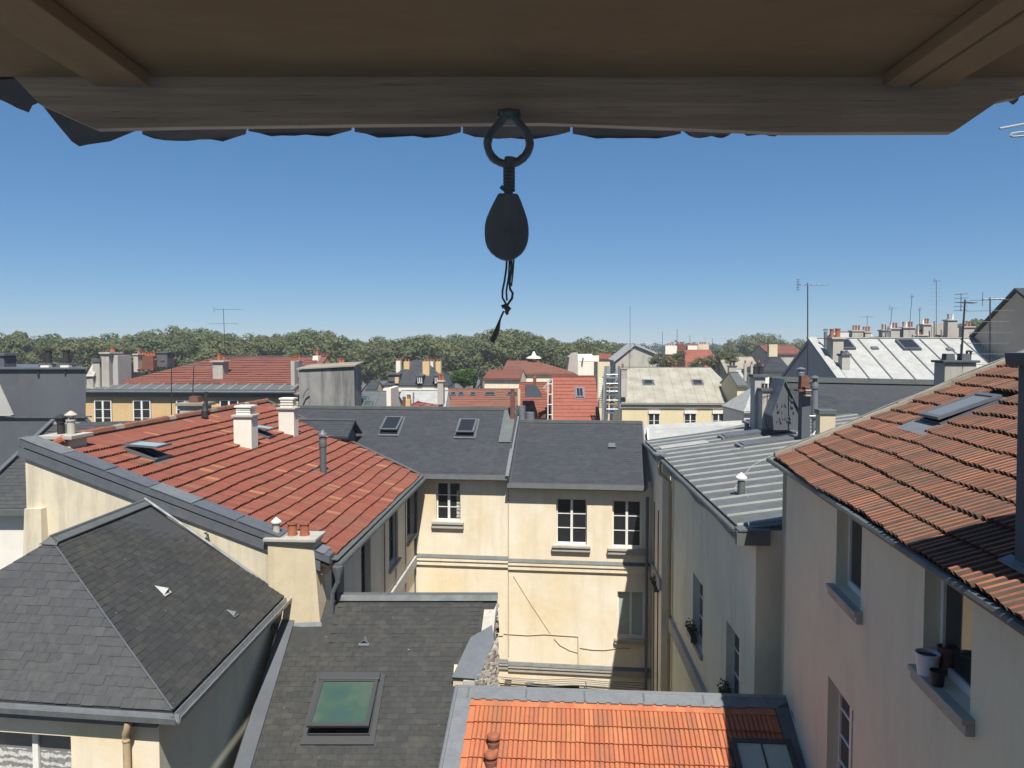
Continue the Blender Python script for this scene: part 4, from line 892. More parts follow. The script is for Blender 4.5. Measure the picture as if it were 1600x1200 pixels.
for px, py in ((771, 1168), (767, 1197)):
    u_, v_ = PO.uvpx(px, py); q = PO.p(u_, v_, .04); m = MB(); m.lathe(q, [(.10, -.05), (.10, .06), (.085, .07), (.085, .12)], 12); k = m.build('roof_vent', TERRAB, ora, smooth=True)
    m = MB(); m.lathe(q + Z * .135, [(.11, 0), (.115, .03), (.10, .06), (.03, .075)], 12); m.build('cap', TERRA, k, smooth=True)
skylight(ora, PO, skO[0], skO[1], .95, 1.1, GREYP, GLASSP, .1, .1, 0, GREYP, 1)
m = MB(); m.prism([PO.p(Lu - .40, 1, .02), PO.p(Lu + .02, 1, .02), PO.p(Lu + .02, Lo, .02), PO.p(Lu - .40, Lo - .262, .02)], PO.n * .03); m.build('wall_gutter', ZINCD, ora)
m = MB(); m.tube([PO.p(Lu - .12, 1, .14), PO.p(Lu - .14, Lo - .4, .14)], .04, 7); m.tube([PO.p(Lu - .02, 1, .2), PO.p(Lu - .04, Lo - .4, .2)], .03, 7); m.build('pipe', ZINC, ora, smooth=True)

# ================================================================== right house B with the near tiled roof
FB = Fr(4.75, 13.9, 0.116); ZB = -2.0; SB = .446
near = thing('right_hand_house', 'rose grey rendered house on the right with a weathered orange tiled roof', 'house', FB.p(4, -5, GZ))
def b_(a, b, h=0.0): return FB.p(a, b, ZB + SB * a + h)
PB = Pl(b_(0, -12), FB.v, b_(4.6, -12) - b_(0, -12))
m = MB(); m.prism([b_(.02, -12), b_(.02, 0), b_(4.75, 0), b_(4.75, -12)], Z * -.12); m.prism([b_(4.76, -12), b_(4.76, 0), FB.p(9.4, 0, ZB), FB.p(9.4, -12, ZB)], Z * -.12); roofB = m.build('roof', DECK, near)
uS0 = PB.uvpx(1452, 668)
LB = PB.uv(b_(4.7, -5))[1]
skB = (PB.uvpx(1470, 668)[0], PB.uvpx(1470, 668)[1])
bA, bB, bC = PB.uvpx(1443, 663), PB.uvpx(1471, 672), PB.uvpx(1532, 626)
skb = (min(bA[0], bB[0]), (bA[1] + bB[1]) / 2, abs(bA[0] - bB[0]), bC[1] - (bA[1] + bB[1]) / 2)
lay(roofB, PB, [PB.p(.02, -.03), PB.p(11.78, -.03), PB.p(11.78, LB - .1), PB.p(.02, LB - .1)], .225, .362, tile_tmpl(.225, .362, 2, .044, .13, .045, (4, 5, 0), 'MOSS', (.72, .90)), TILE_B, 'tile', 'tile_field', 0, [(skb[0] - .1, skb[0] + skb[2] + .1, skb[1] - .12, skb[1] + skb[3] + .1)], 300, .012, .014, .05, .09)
WB = Wall(FB.p(.18, 0, 0), -FB.v, -FB.u)
def opb(x0, x1): a0 = WB.hit(x0, 900)[0]; a1 = WB.hit(x1, 900)[0]; return (a0, a1)
q1_, q2_, q3_ = opb(1306, 1345.5), opb(1445, 1521.5), opb(1297, 1338)
o1_, o2_, o3_ = (*q1_, -3.32, -2.22), (*q2_, -3.27, -2.1), (*q3_, -6.4, -4.73)
o4_ = (q2_[0], q2_[1], -6.4, -4.73)
WB.build(near, 0, 12, GZ, ZB - .06, [o1_, o2_, o3_, o4_], GREYR, .23)
m = MB(); m.prism([FB.p(.18, 0, GZ), FB.p(9.3, 0, GZ), FB.p(9.3, 0, ZB - .1), FB.p(4.75, 0, ZB + SB * 4.6), FB.p(.18, 0, ZB - .02)], FB.v * -.3); m.build('gable_wall', GREYR, near)
for o in (o1_, o2_): window(near, WB, *o, depth=.21, rows=1, leaves=1, sill=(.10, .16, .10), sill_mat=STONE, fw=.07)
window(near, WB, *o3_, depth=.21, rows=4, leaves=2, sill=(.1, .16, .1)); window(near, WB, *o4_, depth=.21, rows=4, leaves=2, sill=(.1, .16, .1))
m = MB(); m.tube([FB.p(-.06, -12, ZB - .03), FB.p(-.06, .1, ZB - .03)], .045, 8); m.build('gutter', ZINC, near, smooth=True)
m = MB(); m.box(FB.p(.0, -12, ZB - .10), FB.u * .17, FB.v * 12.0, Z * .07); m.build('eaves_board', GREYP, near)
for k in range(16):
    m = MB(); L0 = .33 * (k % 1 + 1); a = .02 + k * .30; m.box(b_(a, -.10 + rnd(-.01, .01), .03), FB.u * .31 + Z * (SB * .31), FB.v * .15, Z * (.055 + rnd(0, .02))); m.build('verge_mortar', MORTAR, near)
m = MB(); pts = [b_(.0 + k * .4, .0, .11 + .012 * sin(k * 1.7)) for k in range(12)]; m.tube(pts, .012, 5); m.build('cable', CABLE, near)
skylight(near, PB, *skb, ZINCD, GLASSC, .1, .10, R(3), ZINCD)
m = MB(); m.box(PB.p(skb[0] - .15, skb[1] - .34, .06), PB.u * (skb[2] + .3), PB.v * .32, PB.n * .02); m.build('lead_patch', LEAD, near)
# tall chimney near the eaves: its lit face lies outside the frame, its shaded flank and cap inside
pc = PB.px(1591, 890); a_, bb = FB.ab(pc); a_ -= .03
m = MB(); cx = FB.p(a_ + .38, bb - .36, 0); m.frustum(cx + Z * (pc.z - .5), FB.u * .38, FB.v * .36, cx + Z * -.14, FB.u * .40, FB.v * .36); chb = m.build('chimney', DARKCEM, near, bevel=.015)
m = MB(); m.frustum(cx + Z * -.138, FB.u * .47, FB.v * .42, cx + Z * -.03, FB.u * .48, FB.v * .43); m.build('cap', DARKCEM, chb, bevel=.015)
m = MB(); m.box(b_(a_ - .08, bb - .9, .09), FB.u * .1 + Z * (SB * .1), FB.v * 1.0, Z * .02); m.build('flashing', LEAD, chb)
# flower pots on the sill
def flower_pot(lbl, a, d, r, h, mat, z0, soil=True):
    p = WB.p(a, z0, d); rt = thing('flower_pot', lbl, 'flower pot', p, 'flower pots on the window sill')
    m = MB(); m.lathe(p, [(r * .78, 0), (r, h), (r * 1.04, h), (r * 1.04, h + .015), (r * .93, h + .015), (r * .9, h - .02)], 18); m.build('pot', mat, rt, smooth=True)
    m = MB(); m.lathe(p + Z * (h - .03), [(r * .89, 0), (r * .89, .012), (r * .3, .03)], 14); m.build('soil', SOIL, rt, smooth=True)
    return rt
zs = o2_[2] - .005; a2 = o2_[0]
flower_pot('round white flower pot full of soil on the right house window sill', a2 + .16, .02, .115, .21, POTW, zs)
flower_pot('small black flower pot in front of the white pot on the sill', a2 + .42, .03, .07, .135, POTD, zs)
flower_pot('dark flower pot standing behind the white pot on the sill', a2 + .14, -.17, .085, .27, TERRAB, zs)

# ================================================================== house Z with the batten-seam zinc roof (right of the courtyard)
FZ = Fr(4.34, 14.28, 0.043); ZZ = -3.45; SZ = .14
zin = thing('zinc_roofed_house', 'grey rendered house with a low pitched batten seam zinc roof right of the courtyard', 'house', FZ.p(3, 7, GZ))
def z_f(a, b, h=0.0): return FZ.p(a, b, ZZ + SZ * a + h)
PZ = Pl(z_f(0, 0), FZ.v, z_f(5, 0) - z_f(0, 0))
zp = [z_f(.0, .12), z_f(.0, 14.3), z_f(5.6, 14.3), z_f(5.6, .35), z_f(.6, .12)]
m = MB(); m.prism([z_f(.02, .14, -.01), z_f(.02, 14.3, -.01), z_f(7.5, 14.3, -.01), z_f(7.5, .14, -.01)], Z * -.2); roofZ = m.build('roof', ZINCD, zin)
zinc_roof(roofZ, PZ, [z_f(.0, .12), z_f(.0, 14.3), z_f(7.5, 14.3), z_f(7.5, .12)], .82, ZINC, ZINCW, [2.0, 4.1, 6.0], .3, .03, .018)
m = MB(); m.tube([z_f(-.07, .1, -.05), z_f(-.07, 14.3, -.05)], .07, 9); m.build('gutter', ZINC, zin, smooth=True)
m = MB(); m.tube([z_f(-.02, .1, -.20)] + [z_f(-.02 + .02 * sin(k), .1 + k * .7, -.2 - .05 * sin(k * 1.3)) for k in range(1, 20)], .035, 6); m.build('cable', CABLEW if 0 else STONE, zin, smooth=True)
m = MB(); m.box(z_f(-.12, -.03, -.22), FZ.u * .62, FZ.v * .14, Z * .26); m.box(z_f(-.10, -.05, .045), FZ.u * .6, FZ.v * .3, Z * .03); m.build('gutter_end', ZINC, zin)
WZL = Wall(FZ.p(.28, 0, 0), -FZ.v, -FZ.u); WZF = Wall(FZ.p(.28, .12, 0), FZ.u)
oz = []
def opz(x0, y0, x1, y1): a0, z0 = WZL.hit(x0, y0); a1, z1 = WZL.hit(x1, y1); return (min(a0, a1), max(a0, a1), z1, z0)
oz1 = opz(1083, 893, 1097, 1033); oz2 = opz(1135, 968, 1156, 1097)
h1_ = (oz1[0], oz1[1], max(oz1[2], oz1[3] - 1.75), oz1[3]); h2_ = (oz2[0], oz2[1], oz2[3] - 1.75, oz2[3])
WZL.build(zin, -10.0, 0 - .12, GZ, ZZ - .18, [h1_, h2_], SHADEC, .24)
for o in (h1_, h2_): window(zin, WZL, *o, depth=.21, rows=3, sill=(.08, .14, .08))
WZF.build(zin, 0, 6, GZ, ZZ + .02, [], GREYR)
m = MB(); m.box(WZL.p(-14.3, GZ, .02), WZL.u * 4.28, Z * (-GZ + ZZ - .18), WZL.n * .24); m.build('wall', ROSER, zin)
m = MB(); pa, pz = WZL.hit(1055, 985); pb, pz2 = WZL.hit(1109, 1097)
m.box(WZL.p(-14.3, -7.75, .262), WZL.u * 4.3, Z * .36, WZL.n * .08); m.box(WZL.p(-9.95, min(pz, -7.75) - .2, .001), WZL.u * 9.7, Z * .4, WZL.n * .11); m.build('string_course', GREYGABLE, zin)
m = MB(); p = WZL.p(WZL.hit(1051, 740)[0], 0, 0); a = WZL.hit(1051, 740)[0]
m.tube([WZL.p(a, -3.6, .42), WZL.p(a, -3.9, .40), WZL.p(a + .12, -4.15, .12), WZL.p(a + .12, -4.6, .10), WZL.p(a + .12, -14, .10)], .065, 9); m.build('downpipe', PIPEC, zin, smooth=True)
m = MB(); m.lathe(WZL.p(a, -3.62, .42), [(.07, 0), (.11, .2), (.11, .26)], 8); m.lathe(WZL.p(a, -3.3, .42), [(.22, 0), (.22, .03), (.03, .1)], 10); m.build('rain_hopper', STEEL, zin, smooth=True)
m = MB(); 
for k in range(4): m.tube([WZL.p(-13.4 + k * .9, -5.0 - .1 * k, .28), WZL.p(-13.4 + k * .9, -7.0, .28), WZL.p(-13.3 + k * .9, -12, .28)], .02, 5)
m.build('cable', CABLE, zin)
for lbl, px, py in (('second floor window box of wilting green plants', 1086, 990), ('lower window box of green plants beside the orange roof', 1140, 1090), ('dark plants in the far window box near the string course', 1040, 915)):
    a, z_ = WZL.hit(px, py); dd = .1 if px > 1045 else .35; p = WZL.p(a, z_, dd); rt = thing('window_box', lbl + ' on the grey courtyard wall', 'window box', p, 'window boxes on the courtyard wall')
    m = MB(); m.box(WZL.p(a - .3, z_ - .12, dd - .09), WZL.u * .65, Z * .16, WZL.n * .17); m.build('trough', GREYP, rt)
    m = MB(); rg = random.Random(px); 
    for q in range(5): leafball(m, WZL.p(a - .25 + q * .13, z_ + .16 + .05 * (q % 2), dd), .15, 30, .045, 1.1, rg)
    m.build('leaves', LEAFD, rt, recalc=False)
# flat skylights and vents lying on the zinc
def slab(px, py, w_, h_, lift=.03):
    u_, v_ = PZ.uvpx(px, py); m = MB(); m.box(PZ.p(u_, v_, lift), PZ.u * w_, PZ.v * h_, PZ.n * .13); k = m.build('roof_hatch', ZINCD, zin, bevel=.01)
    m = MB(); m.box(PZ.p(u_ - .08, v_ - .12, lift), PZ.u * (w_ + .16), PZ.v * .1, PZ.n * .1); m.build('kerb', LEAD, k)
slab(1134, 688, .62, 1.5); slab(1163, 702, .62, 1.55); slab(1172, 664, .62, 1.6)
q = PZ.px(1158, 776); m = MB(); m.cyl(q - Z * .05, q + Z * .36, .085, None, 12); k = m.build('vent_pipe', ZINC, zin, smooth=True)
m = MB(); m.lathe(q + Z * .42, [(.13, 0), (.13, .025), (.015, .13)], 12); m.build('cowl', WHITEP, k, smooth=True)
m = MB(); pts = [PZ.px(x, y, .05) for x, y in ((1160, 775), (1169, 778), (1164, 771), (1152, 772), (1148, 763), (1160, 745), (1175, 728), (1195, 717), (1215, 708), (1232, 700), (1262, 690), (1280, 680))]
m.tube(pts, .010, 5); m.build('white_cable', ZINCW, zin, smooth=True)
q = PZ.px(1167, 672); m = MB(); m.cyl(q - Z * .05, q + Z * .25, .09, None, 10); m.build('vent_pipe', ZINCD, zin, smooth=True)
m = MB(); m.box(PZ.p(*PZ.uvpx(1034, 704), .05), PZ.u * .7, PZ.v * 1.6, PZ.n * .015); m.build('bright_zinc_patch', ZINCW, zin)
# white zinc strip roof behind the junction
m = MB(); q_ = [at(1000, 664, 30.5), at(1002, 694, 29.0), at(1090, 678, 29.0), at(1200, 655, 32)]; m.prism(q_, Z * -.1); m.build('zinc_gutter_roof', ZINCW, zin)
# gabled dormer at the top of the zinc roof
gp = at(1226, 597, 25.0); gl_, gr_ = at(1207, 648, 25.0), at(1247, 640, 25.0); g2l, g2r = at(1209, 672, 25.0), at(1247, 672, 25.0)
m = MB(); m.prism([g2l, g2r, gr_, gp, gl_], M.v * 1.6); m.build('dormer_gable', DARKCEM, zin)
for x, y in ((gp, gr_), (gp, gl_)):
    m = MB(); d = (y - x); m.prism([x + Z * .03 - M.v * .08, y + d * .08 + Z * .03 - M.v * .08, y + d * .08 + Z * .03 + M.v * 1.7, x + Z * .03 + M.v * 1.7], Z * .06); m.build('dormer_roof', ZINC if y is gr_ else ZINCD, zin)
rg = random.Random(5); m = MB()
for k in range(26):
    t_ = rg.uniform(0, 1); x_ = rg.uniform(1214, 1240); y_ = rg.uniform(612 + abs(x_ - 1226) * 1.3, 662); c_ = at(x_, y_, 24.97)
    m.box(c_, V((rg.uniform(.02, .07), 0, 0)), V((0, -.02, 0)), Z * rg.uniform(.02, .09))
m.build('carved_ornament', ZINCD, zin)
# dark stacks left of the dormer, brick stack, metal flue, small stone stack
def stack(px0, px1, top, bot, Y, depth, mat, cap=STONE, pots=(), **k):
    p0, p1 = at(px0, bot, Y), at(px1, bot, Y); return chimney(zin, ((p0.x + p1.x) / 2, Y + depth / 2), M.u, p1.x - p0.x, depth, p0.z - .6, at(px0, top, Y).z, mat, cap, pots, **k)
ch = stack(1181, 1197, 590, 654, 27.0, .8, GREYGABLE, DARKCEM, [(-.1, .08, .28, 'clay', SOOT), (.08, .08, .28, 'clay', SOOT)], cap_o=.07)
ch = stack(1193, 1211, 612, 652, 26.2, .7, STONE, DARKCEM, [(-.12, .05, .16, 'clay', SOOT), (0, .05, .16, 'clay', SOOT), (.12, .05, .16, 'clay', SOOT)], cap_o=.05)
ch = stack(1207, 1218, 590, 650, 27.6, .5, DARKCEM, None)
ch = stack(1254, 1267, 612, 672, 23.5, .45, DARKCEM, TERRAB, [(-.03, .13, .42, 'square', BRICKP)], cap_o=.12, cap_h=.06)
for k in range(4):
    m = MB(); c_ = at(1264, 610 - 3 + k * 4, 23.3); m.box(c_ - V((.1, 0, 0)), V((.3, 0, 0)), V((0, .3, 0)), Z * .045); m.build('brick_course', STONE if k % 2 else BRICKP, ch)
q0, q1 = at(1273, 676, 21.0), at(1273, 606, 21.0); m = MB(); m.cyl(q0, q1, .085, None, 12); fl = m.build('metal_flue', STEEL, zin, smooth=True)
m = MB(); m.lathe(q1 - Z * .02, [(.11, 0), (.11, .12), (.06, .2), (.06, .26), (.13, .28), (.13, .3), (.03, .36)], 12); m.build('cowl', ZINC, fl, smooth=True)
m = MB(); m.tube([at(1265, 650, 20.9), at(1280, 650, 20.85)], .02, 5); m.build('bracket', STEEL, fl)
m = MB(); m.tube([at(1281, 652, 20.8), at(1279, 665, 20.6), at(1270, 680, 20.4)], .014, 5); m.build('cable', CABLEW, fl)
ch = stack(1283, 1306, 648, 674, 19.0, .4, CHIMNEYR, ZINC, [], taper=-.02, cap_o=.03, cap_h=.12)
q0, q1 = at(1251, 594, 26), at(1251, 577, 26); m = MB(); m.lathe(q0, [(.07, 0), (.07, .12), (.12, .16), (.13, .26), (.07, .32), (.07, .34), (.16, .37), (.16, .39), (.03, .44)], 12); m.build('vent_cowl', STEEL, zin, smooth=True)

# ================================================================== the eaves overhead and the wall with the window we look from
own = thing('attic_dormer', 'timber eaves of the dormer overhead with grey beam and ragged slates', 'dormer', V((0, .3, GZ)))
YB = 1.6
m = MB()
for k in range(1): m.box(V((-2.4, -.6, .556)), V((4.8, 0, 0)), V((0, 2.198, 0)), Z * .04)
m.build('soffit', SOFFIT, own)
def bp(px, py, Y=YB): return at(px, py, Y)
bt = [bp(10, 108), bp(62, 163), bp(148, 201), bp(300, 198), bp(600, 194), bp(850, 192), bp(1060, 200), bp(1230, 207), bp(1490, 206), bp(1560, 158), bp(1592, 152), bp(1640, 108)]
m = MB(); m.prism(bt, V((0, .022, 0))); m.build('front_beam', BEAM, own)
m = MB(); m.prism([bp(235, 124.5, 1.593), bp(1400, 106, 1.593), bp(1400, 141, 1.593), bp(900, 131, 1.593), bp(480, 128, 1.593)][::-1], V((0, .006, 0)))
m = MB(); m.box(V((-.838, -.5, .528)), V((.108, 0, 0)), V((0, 2.075, 0)), Z * .027); m.build('bracket', BRACKET, own, bevel=.003)
m = MB(); m.box(V((.748, -.5, .528)), V((.052, 0, 0)), V((0, 2.075, 0)), Z * .027); m.box(V((.803, -.5, .524)), V((.075, 0, 0)), V((0, 2.075, 0)), Z * .031); m.build('bracket', BRACKET, own, bevel=.003)
rg = random.Random(3)
for (x0, x1, yb) in ((222, 384, 220), (388, 549, 212), (554, 720, 214.5), (723, 891, 216), (895, 1064, 216.5), (1068, 1147, 214), (1150, 1229, 211.5)):
    n_ = 9; low_ = []
    for i in range(n_ + 1):
        t_ = i / n_; e = min(t_, 1 - t_); low_.append(at(x0 + (x1 - x0) * t_, yb - (9 if e == 0 else 0) - (3.5 if 0 < e < .15 else 0) + rg.uniform(-2.2, 1.8), 1.86))
    topl, topr = at(x1, 160, 1.70), at(x0, 160, 1.70)
    m = MB(); m.prism(low_ + [topl, topr], V((0, .012, .02))); m.build('slate', SLATE_E, own)
for pts, Y in (([(60, 150), (64, 162), (86, 190), (112, 221), (124, 229), (137, 226), (172, 221), (196, 211), (218, 202), (216, 180), (120, 160)], 1.82), ([(-8, 152), (12, 161), (27, 169), (45, 176), (50, 165), (62, 160), (66, 150), (40, 122), (-8, 125)], 1.72), ([(1570, 150), (1577, 160), (1583, 164), (1590, 158), (1593, 151), (1612, 145), (1612, 128), (1588, 128)], 1.72)):
    m = MB(); m.prism([at(x, y, Y + (200 - y) * .0012 * -1) for x, y in pts], V((0, .014, .02))); m.build('slate', SLATE_E, own)
m = MB(); m.prism([V((-2.4, 1.72, .60)), V((2.4, 1.72, .60)), V((2.4, -5.5, 5.6)), V((-2.4, -5.5, 5.6))], Z * .12); m.build('roof', SLATE_M, own)
WO = Wall(V((-7, .5, 0)), V((1, 0, 0)), V((0, 1, 0)))
m = MB()
for a, b, c, d in ((-7, -.48, GZ, .5), (.48, 7, GZ, .5), (-.479, .479, GZ, -.5), (-.479, .479, .38, .5)): m.box(V((a, .2, c)), V((b - a, 0, 0)), V((0, .3, 0)), Z * (d - c))
m.build('wall', CREAM, own)
m = MB(); m.box(V((-2.4, -3, -1.4)), V((4.8, 0, 0)), V((0, 3.1, 0)), Z * .1); m.box(V((-2.4, -3.1, -1.4)), V((4.8, 0, 0)), V((0, .1, 0)), Z * 5.0); m.box(V((-2.5, -3, -1.4)), V((.1, 0, 0)), V((0, 3.2, 0)), Z * 4); m.box(V((2.4, -3, -1.4)), V((.1, 0, 0)), V((0, 3.2, 0)), Z * 4); m.build('attic_room', STONE, own)
# the old pulley; bluish veil of the window glass painted into its colours
WB_ = wood_mat('dark_old_wood', (.28, .42, .60), (.20, .30, .44), (9, 9, 1)); RUST = plain('old_forged_iron', (.24, .36, .50), .7, 0, .3, 60)
YP = 1.55
pul = thing('pulley', 'old dark hoist pulley hanging from a ring under the eaves beam', 'pulley', at(794, 407, YP))
def pp(x, y, d=0.0): return at(x, y, YP + d)
path = [(789, 180), (781, 192), (770, 205), (762.5, 219), (763, 233), (770, 246), (782, 254), (795, 256), (808, 253), (820, 244), (827, 231), (827, 218), (820, 204), (810, 191), (801, 180)]
rgp = random.Random(2); fine = []
for i in range(len(path) - 1):
    a_0, a_1, a_2, a_3 = path[max(i - 1, 0)], path[i], path[i + 1], path[min(i + 2, len(path) - 1)]
    for k in range(5):
        t_ = k / 5; cr_ = lambda c: .5 * (2 * a_1[c] + (a_2[c] - a_0[c]) * t_ + (2 * a_0[c] - 5 * a_1[c] + 4 * a_2[c] - a_3[c]) * t_ ** 2 + (3 * a_1[c] - a_0[c] - 3 * a_2[c] + a_3[c]) * t_ ** 3)
        fine.append(pp(cr_(0), cr_(1)))
fine.append(pp(*path[-1]))
m = MB(); m.tube(fine, [.0080 + rgp.uniform(-.0006, .0008) for _ in fine], 8); m.build('ring', RUST, pul, smooth=True)
m = MB(); m.prism([pp(778, 170, .004), pp(812, 170, .004), pp(815, 182, .004), pp(806, 186, .004), pp(784, 186, .004), pp(776, 181, .004)], V((0, .045, 0))); m.tube([pp(783, 178), pp(795, 175), pp(807, 178)], .009, 8); m.build('hook', RUST, pul, bevel=.002)
m = MB(); m.tube([pp(797, 246), pp(796, 262), pp(795, 280), pp(794.5, 302)], [.0115, .0085, .0095, .0088], 8)
for k in range(7): m.tube([pp(787, 264 + k * 5.5, -.008), pp(795, 265 + k * 5.5, -.012), pp(804, 264 + k * 5.5, -.008)], .0035, 5)
m.tube([pp(786, 291), pp(783, 293), pp(787, 296)], .004, 5); m.build('strap', RUST, pul, smooth=True)
blk = [(779, 301), (809, 302), (814, 313), (819.5, 328), (824, 342), (826, 354), (826.3, 366), (825, 377), (821, 387.5), (815, 396), (807, 402), (799, 406), (791, 407), (783, 405), (775, 401), (767, 394.5), (761, 386), (757.8, 376), (757, 364), (757.3, 352), (760, 340), (766, 326), (773, 312)]
for d0, sc in ((-.028, 1), (.012, 1)):
    m = MB(); m.prism([pp(x, y, d0) for x, y in blk], V((0, .016, 0))); m.build('cheek', WB_, pul, bevel=.004)
m = MB(); m.lathe(pp(793, 362, -.0105), [(.030, 0), (.026, .006), (.026, .015), (.030, .021)], 20, YU); m.build('sheave', RUST, pul, smooth=True)
m = MB(); m.lathe(pp(793, 362, -.034), [(.007, 0), (.007, .064)], 10, YU); m.build('axle', RUST, pul, smooth=True)
CORD = plain('dark_hemp_cord', (.24, .27, .30), .95, 0, .4, 60)
m = MB()
m.tube([pp(792, 402), pp(791, 420), pp(788, 440), pp(785, 455), pp(785, 465), pp(790, 474), pp(789, 484)], .0022, 5); m.tube([pp(799, 402), pp(799, 420), pp(796, 440), pp(797, 452), pp(801, 458), pp(800, 466), pp(793, 476), pp(791, 486)], .0026, 5)
m.tube([pp(796, 404), pp(795, 430), pp(791, 455), pp(792, 470)], .002, 5); m.tube([pp(803, 404), pp(801, 430), pp(799, 447)], .0018, 5)
m.tube([pp(784, 480), pp(790, 477), pp(796, 482), pp(791, 488), pp(794, 491)], .0042, 6); m.tube([pp(787, 486), pp(782, 497), pp(779, 508)], .0022, 5)
m.tube([pp(781, 500), pp(777, 515), pp(772, 527), pp(769, 535)], [.0022, .0055, .0055, .0045], 6)
for k in range(9): m.tube([pp(776, 512), pp(766 + k * 1.6, 525 + rgp.uniform(-3, 9), rgp.uniform(-.004, .004))], .0011, 4)
m.build('cord', CORD, pul, smooth=True)

# ================================================================== houses behind the courtyard
def house(name, label, px0, px1, ye, yr, Y, dp, wall, roofm, tanh=.05, hl=0.0, hr=0.0, ov=.25, cover=None, L=.35, zinc=None, group=None, cat='house'):
    p0 = at(px0, ye, Y); F = Fr(p0.x, Y, tanh)
    pr = onpl(px1, ye, F.o, F.v); Wd = F.ab(pr)[0]; zE = p0.z; zR = at((px0 + px1) / 2, yr, Y + dp / 2).z
    rt = thing(name, label, cat, F.p(Wd / 2, dp / 2, GZ), group); h = dp / 2
    fr_ = [F.p(-.1, -ov, zE - (zR - zE) / h * ov), F.p(Wd + .1, -ov, zE - (zR - zE) / h * ov), F.p(Wd - hr, h, zR), F.p(hl, h, zR)]
    bk_ = [F.p(hl, h, zR), F.p(Wd - hr, h, zR), F.p(Wd + .1, dp + ov, zE - (zR - zE) / h * ov), F.p(-.1, dp + ov, zE - (zR - zE) / h * ov)]
    m = MB(); m.prism(fr_, Z * -.12); m.prism(bk_, Z * -.12)
    if hl: m.prism([fr_[0], fr_[3], bk_[3]], Z * -.12)
    if hr: m.prism([fr_[1], bk_[2], fr_[2]], Z * -.12)
    rf = m.build('roof', roofm, rt)
    pl = Pl(fr_[0], F.u, fr_[3] - fr_[0])
    if cover == 'courses':
        courses(rf, pl, fr_, L, roofm)
        if hr: courses(rf, Pl(fr_[1], bk_[2] - fr_[1], fr_[2] - fr_[1]), [fr_[1], bk_[2], fr_[2]], L, roofm)
        if hl: courses(rf, Pl(bk_[3], fr_[0] - bk_[3], fr_[3] - fr_[0]), [bk_[3], fr_[0], fr_[3]], L, roofm)
    elif cover == 'zinc': zinc_roof(rf, pl, fr_, zinc or .9, roofm, roofm, [L, 2 * L, 3 * L] if L else None, .3)
    m = MB(); m.box(F.p(hl - .05, h - .1, zR), F.u * (Wd - hl - hr + .1), F.v * .2, Z * .06); m.build('ridge_cap', roofm if cover == 'courses' else ZINC, rf)
    m = MB(); zw = zE - .1
    m.prism([F.p(0, .0, GZ), F.p(Wd, .0, GZ), F.p(Wd, dp, GZ), F.p(0, dp, GZ)], Z * (zw - GZ))
    if not hl: m.prism([F.p(0, 0, zw + .002), F.p(0, dp, zw + .002), F.p(0, h, zR - .13)], F.u * .25)
    if not hr: m.prism([F.p(Wd, 0, zw + .002), F.p(Wd, h, zR - .13), F.p(Wd, dp, zw + .002)], F.u * -.25)
    m.build('wall', wall, rt)
    return rt, F, pl, Wall(F.p(0, 0, 0) - F.v * .004, F.u), rf
def facwin(rt, W, px0, px1, yt, h, rows=3, mat=None, gl=None, sill=True, **k):
    a0, z1 = W.hit(px0, yt); a1, _ = W.hit(px1, yt); z0 = z1 - h
    return window(rt, W, a0, a1, z0, z1, depth=-.03, rows=rows, mat=mat, gl=gl, sill=(.08, .1, .08) if sill else None, fw=.06, **k)
def onroof_chim(rt, pl, px, py, w_, d_, top, mat, cap=STONE, pots=(), F=M, **k):
    q = pl.px(px, py); return chimney(rt, (q.x, q.y + d_ / 2), F.u, w_, d_, q.z - .4, at(px, top, q.y).z, mat, cap, pots, **k)

# ochre house, left
och, FO, PO_, WOC, rfO = house('ochre_house', 'long ochre house with red brown tiled roof and zinc lower edge', 128, 470, 612, 557, 46, 11, OCHRE, TILE_BR, .05, 6.0, .0, .2)
F = FO; zE_ = at(128, 612, 46).z
m = MB(); m.box(WOC.p(-.1, zE_ - .28, .005), WOC.u * 13.1, Z * .2, WOC.n * .2); m.tube([WOC.p(-.2, zE_ + .02, .32), WOC.p(13.1, zE_ + .02, .32)], .09, 8); m.build('gutter', ZINCD, och)
PZO = Pl(F.p(-.1, -.3, zE_ + .06), F.u, V((0, 1.5, .33))); zinc_roof(rfO, PZO, [PZO.p(0, 0), PZO.p(13.1, 0), PZO.p(13.1, 1.25), PZO.p(0, 1.25)], .75, ZINC, ZINCW, None, .2, .09)
fr_ = PO_; courses(rfO, PO_, [PO_.p(1.25, 1.35), PO_.p(12.9, 1.35), PO_.p(13.0, 5.9), PO_.p(6.1, 5.9)], .30, TILE_BR, th=.05)
for x0, x1 in ((148, 175), (208.5, 236), (276, 304), (344, 373)): facwin(och, WOC, x0, x1, 625, 1.65, 3, sill=False, rail=x0 < 300)
def oc(px0, px1, top, bot, Y, d_, mat, cap, pots, root=och, **k):
    p0, p1 = at(px0, bot, Y), at(px1, bot, Y); return chimney(root, ((p0.x + p1.x) / 2, Y + d_ / 2), F.u, p1.x - p0.x, d_, p0.z - .5, at(px0, top, Y).z, mat, cap, pots, **k)
oc(333, 349, 566, 604, 47.5, .9, STONE, STONE, [(-.1, .13, .45, 'clay'), (.2, .1, .3, 'clay')], cap_o=.12)
oc(160, 172, 553, 602, 46.2, 1.3, STONE, STONE, [(.1, .16, .3, 'clay')], cap_o=.1); oc(173, 186, 555, 602, 46.6, 1.5, GREYGABLE, None, [])
ch = oc(136, 146, 587, 603, 45.9, 1.0, STONE, None, []); oc(146, 157, 566, 603, 46.1, 1.2, STONE, DARKCEM, [], cap_h=.2)
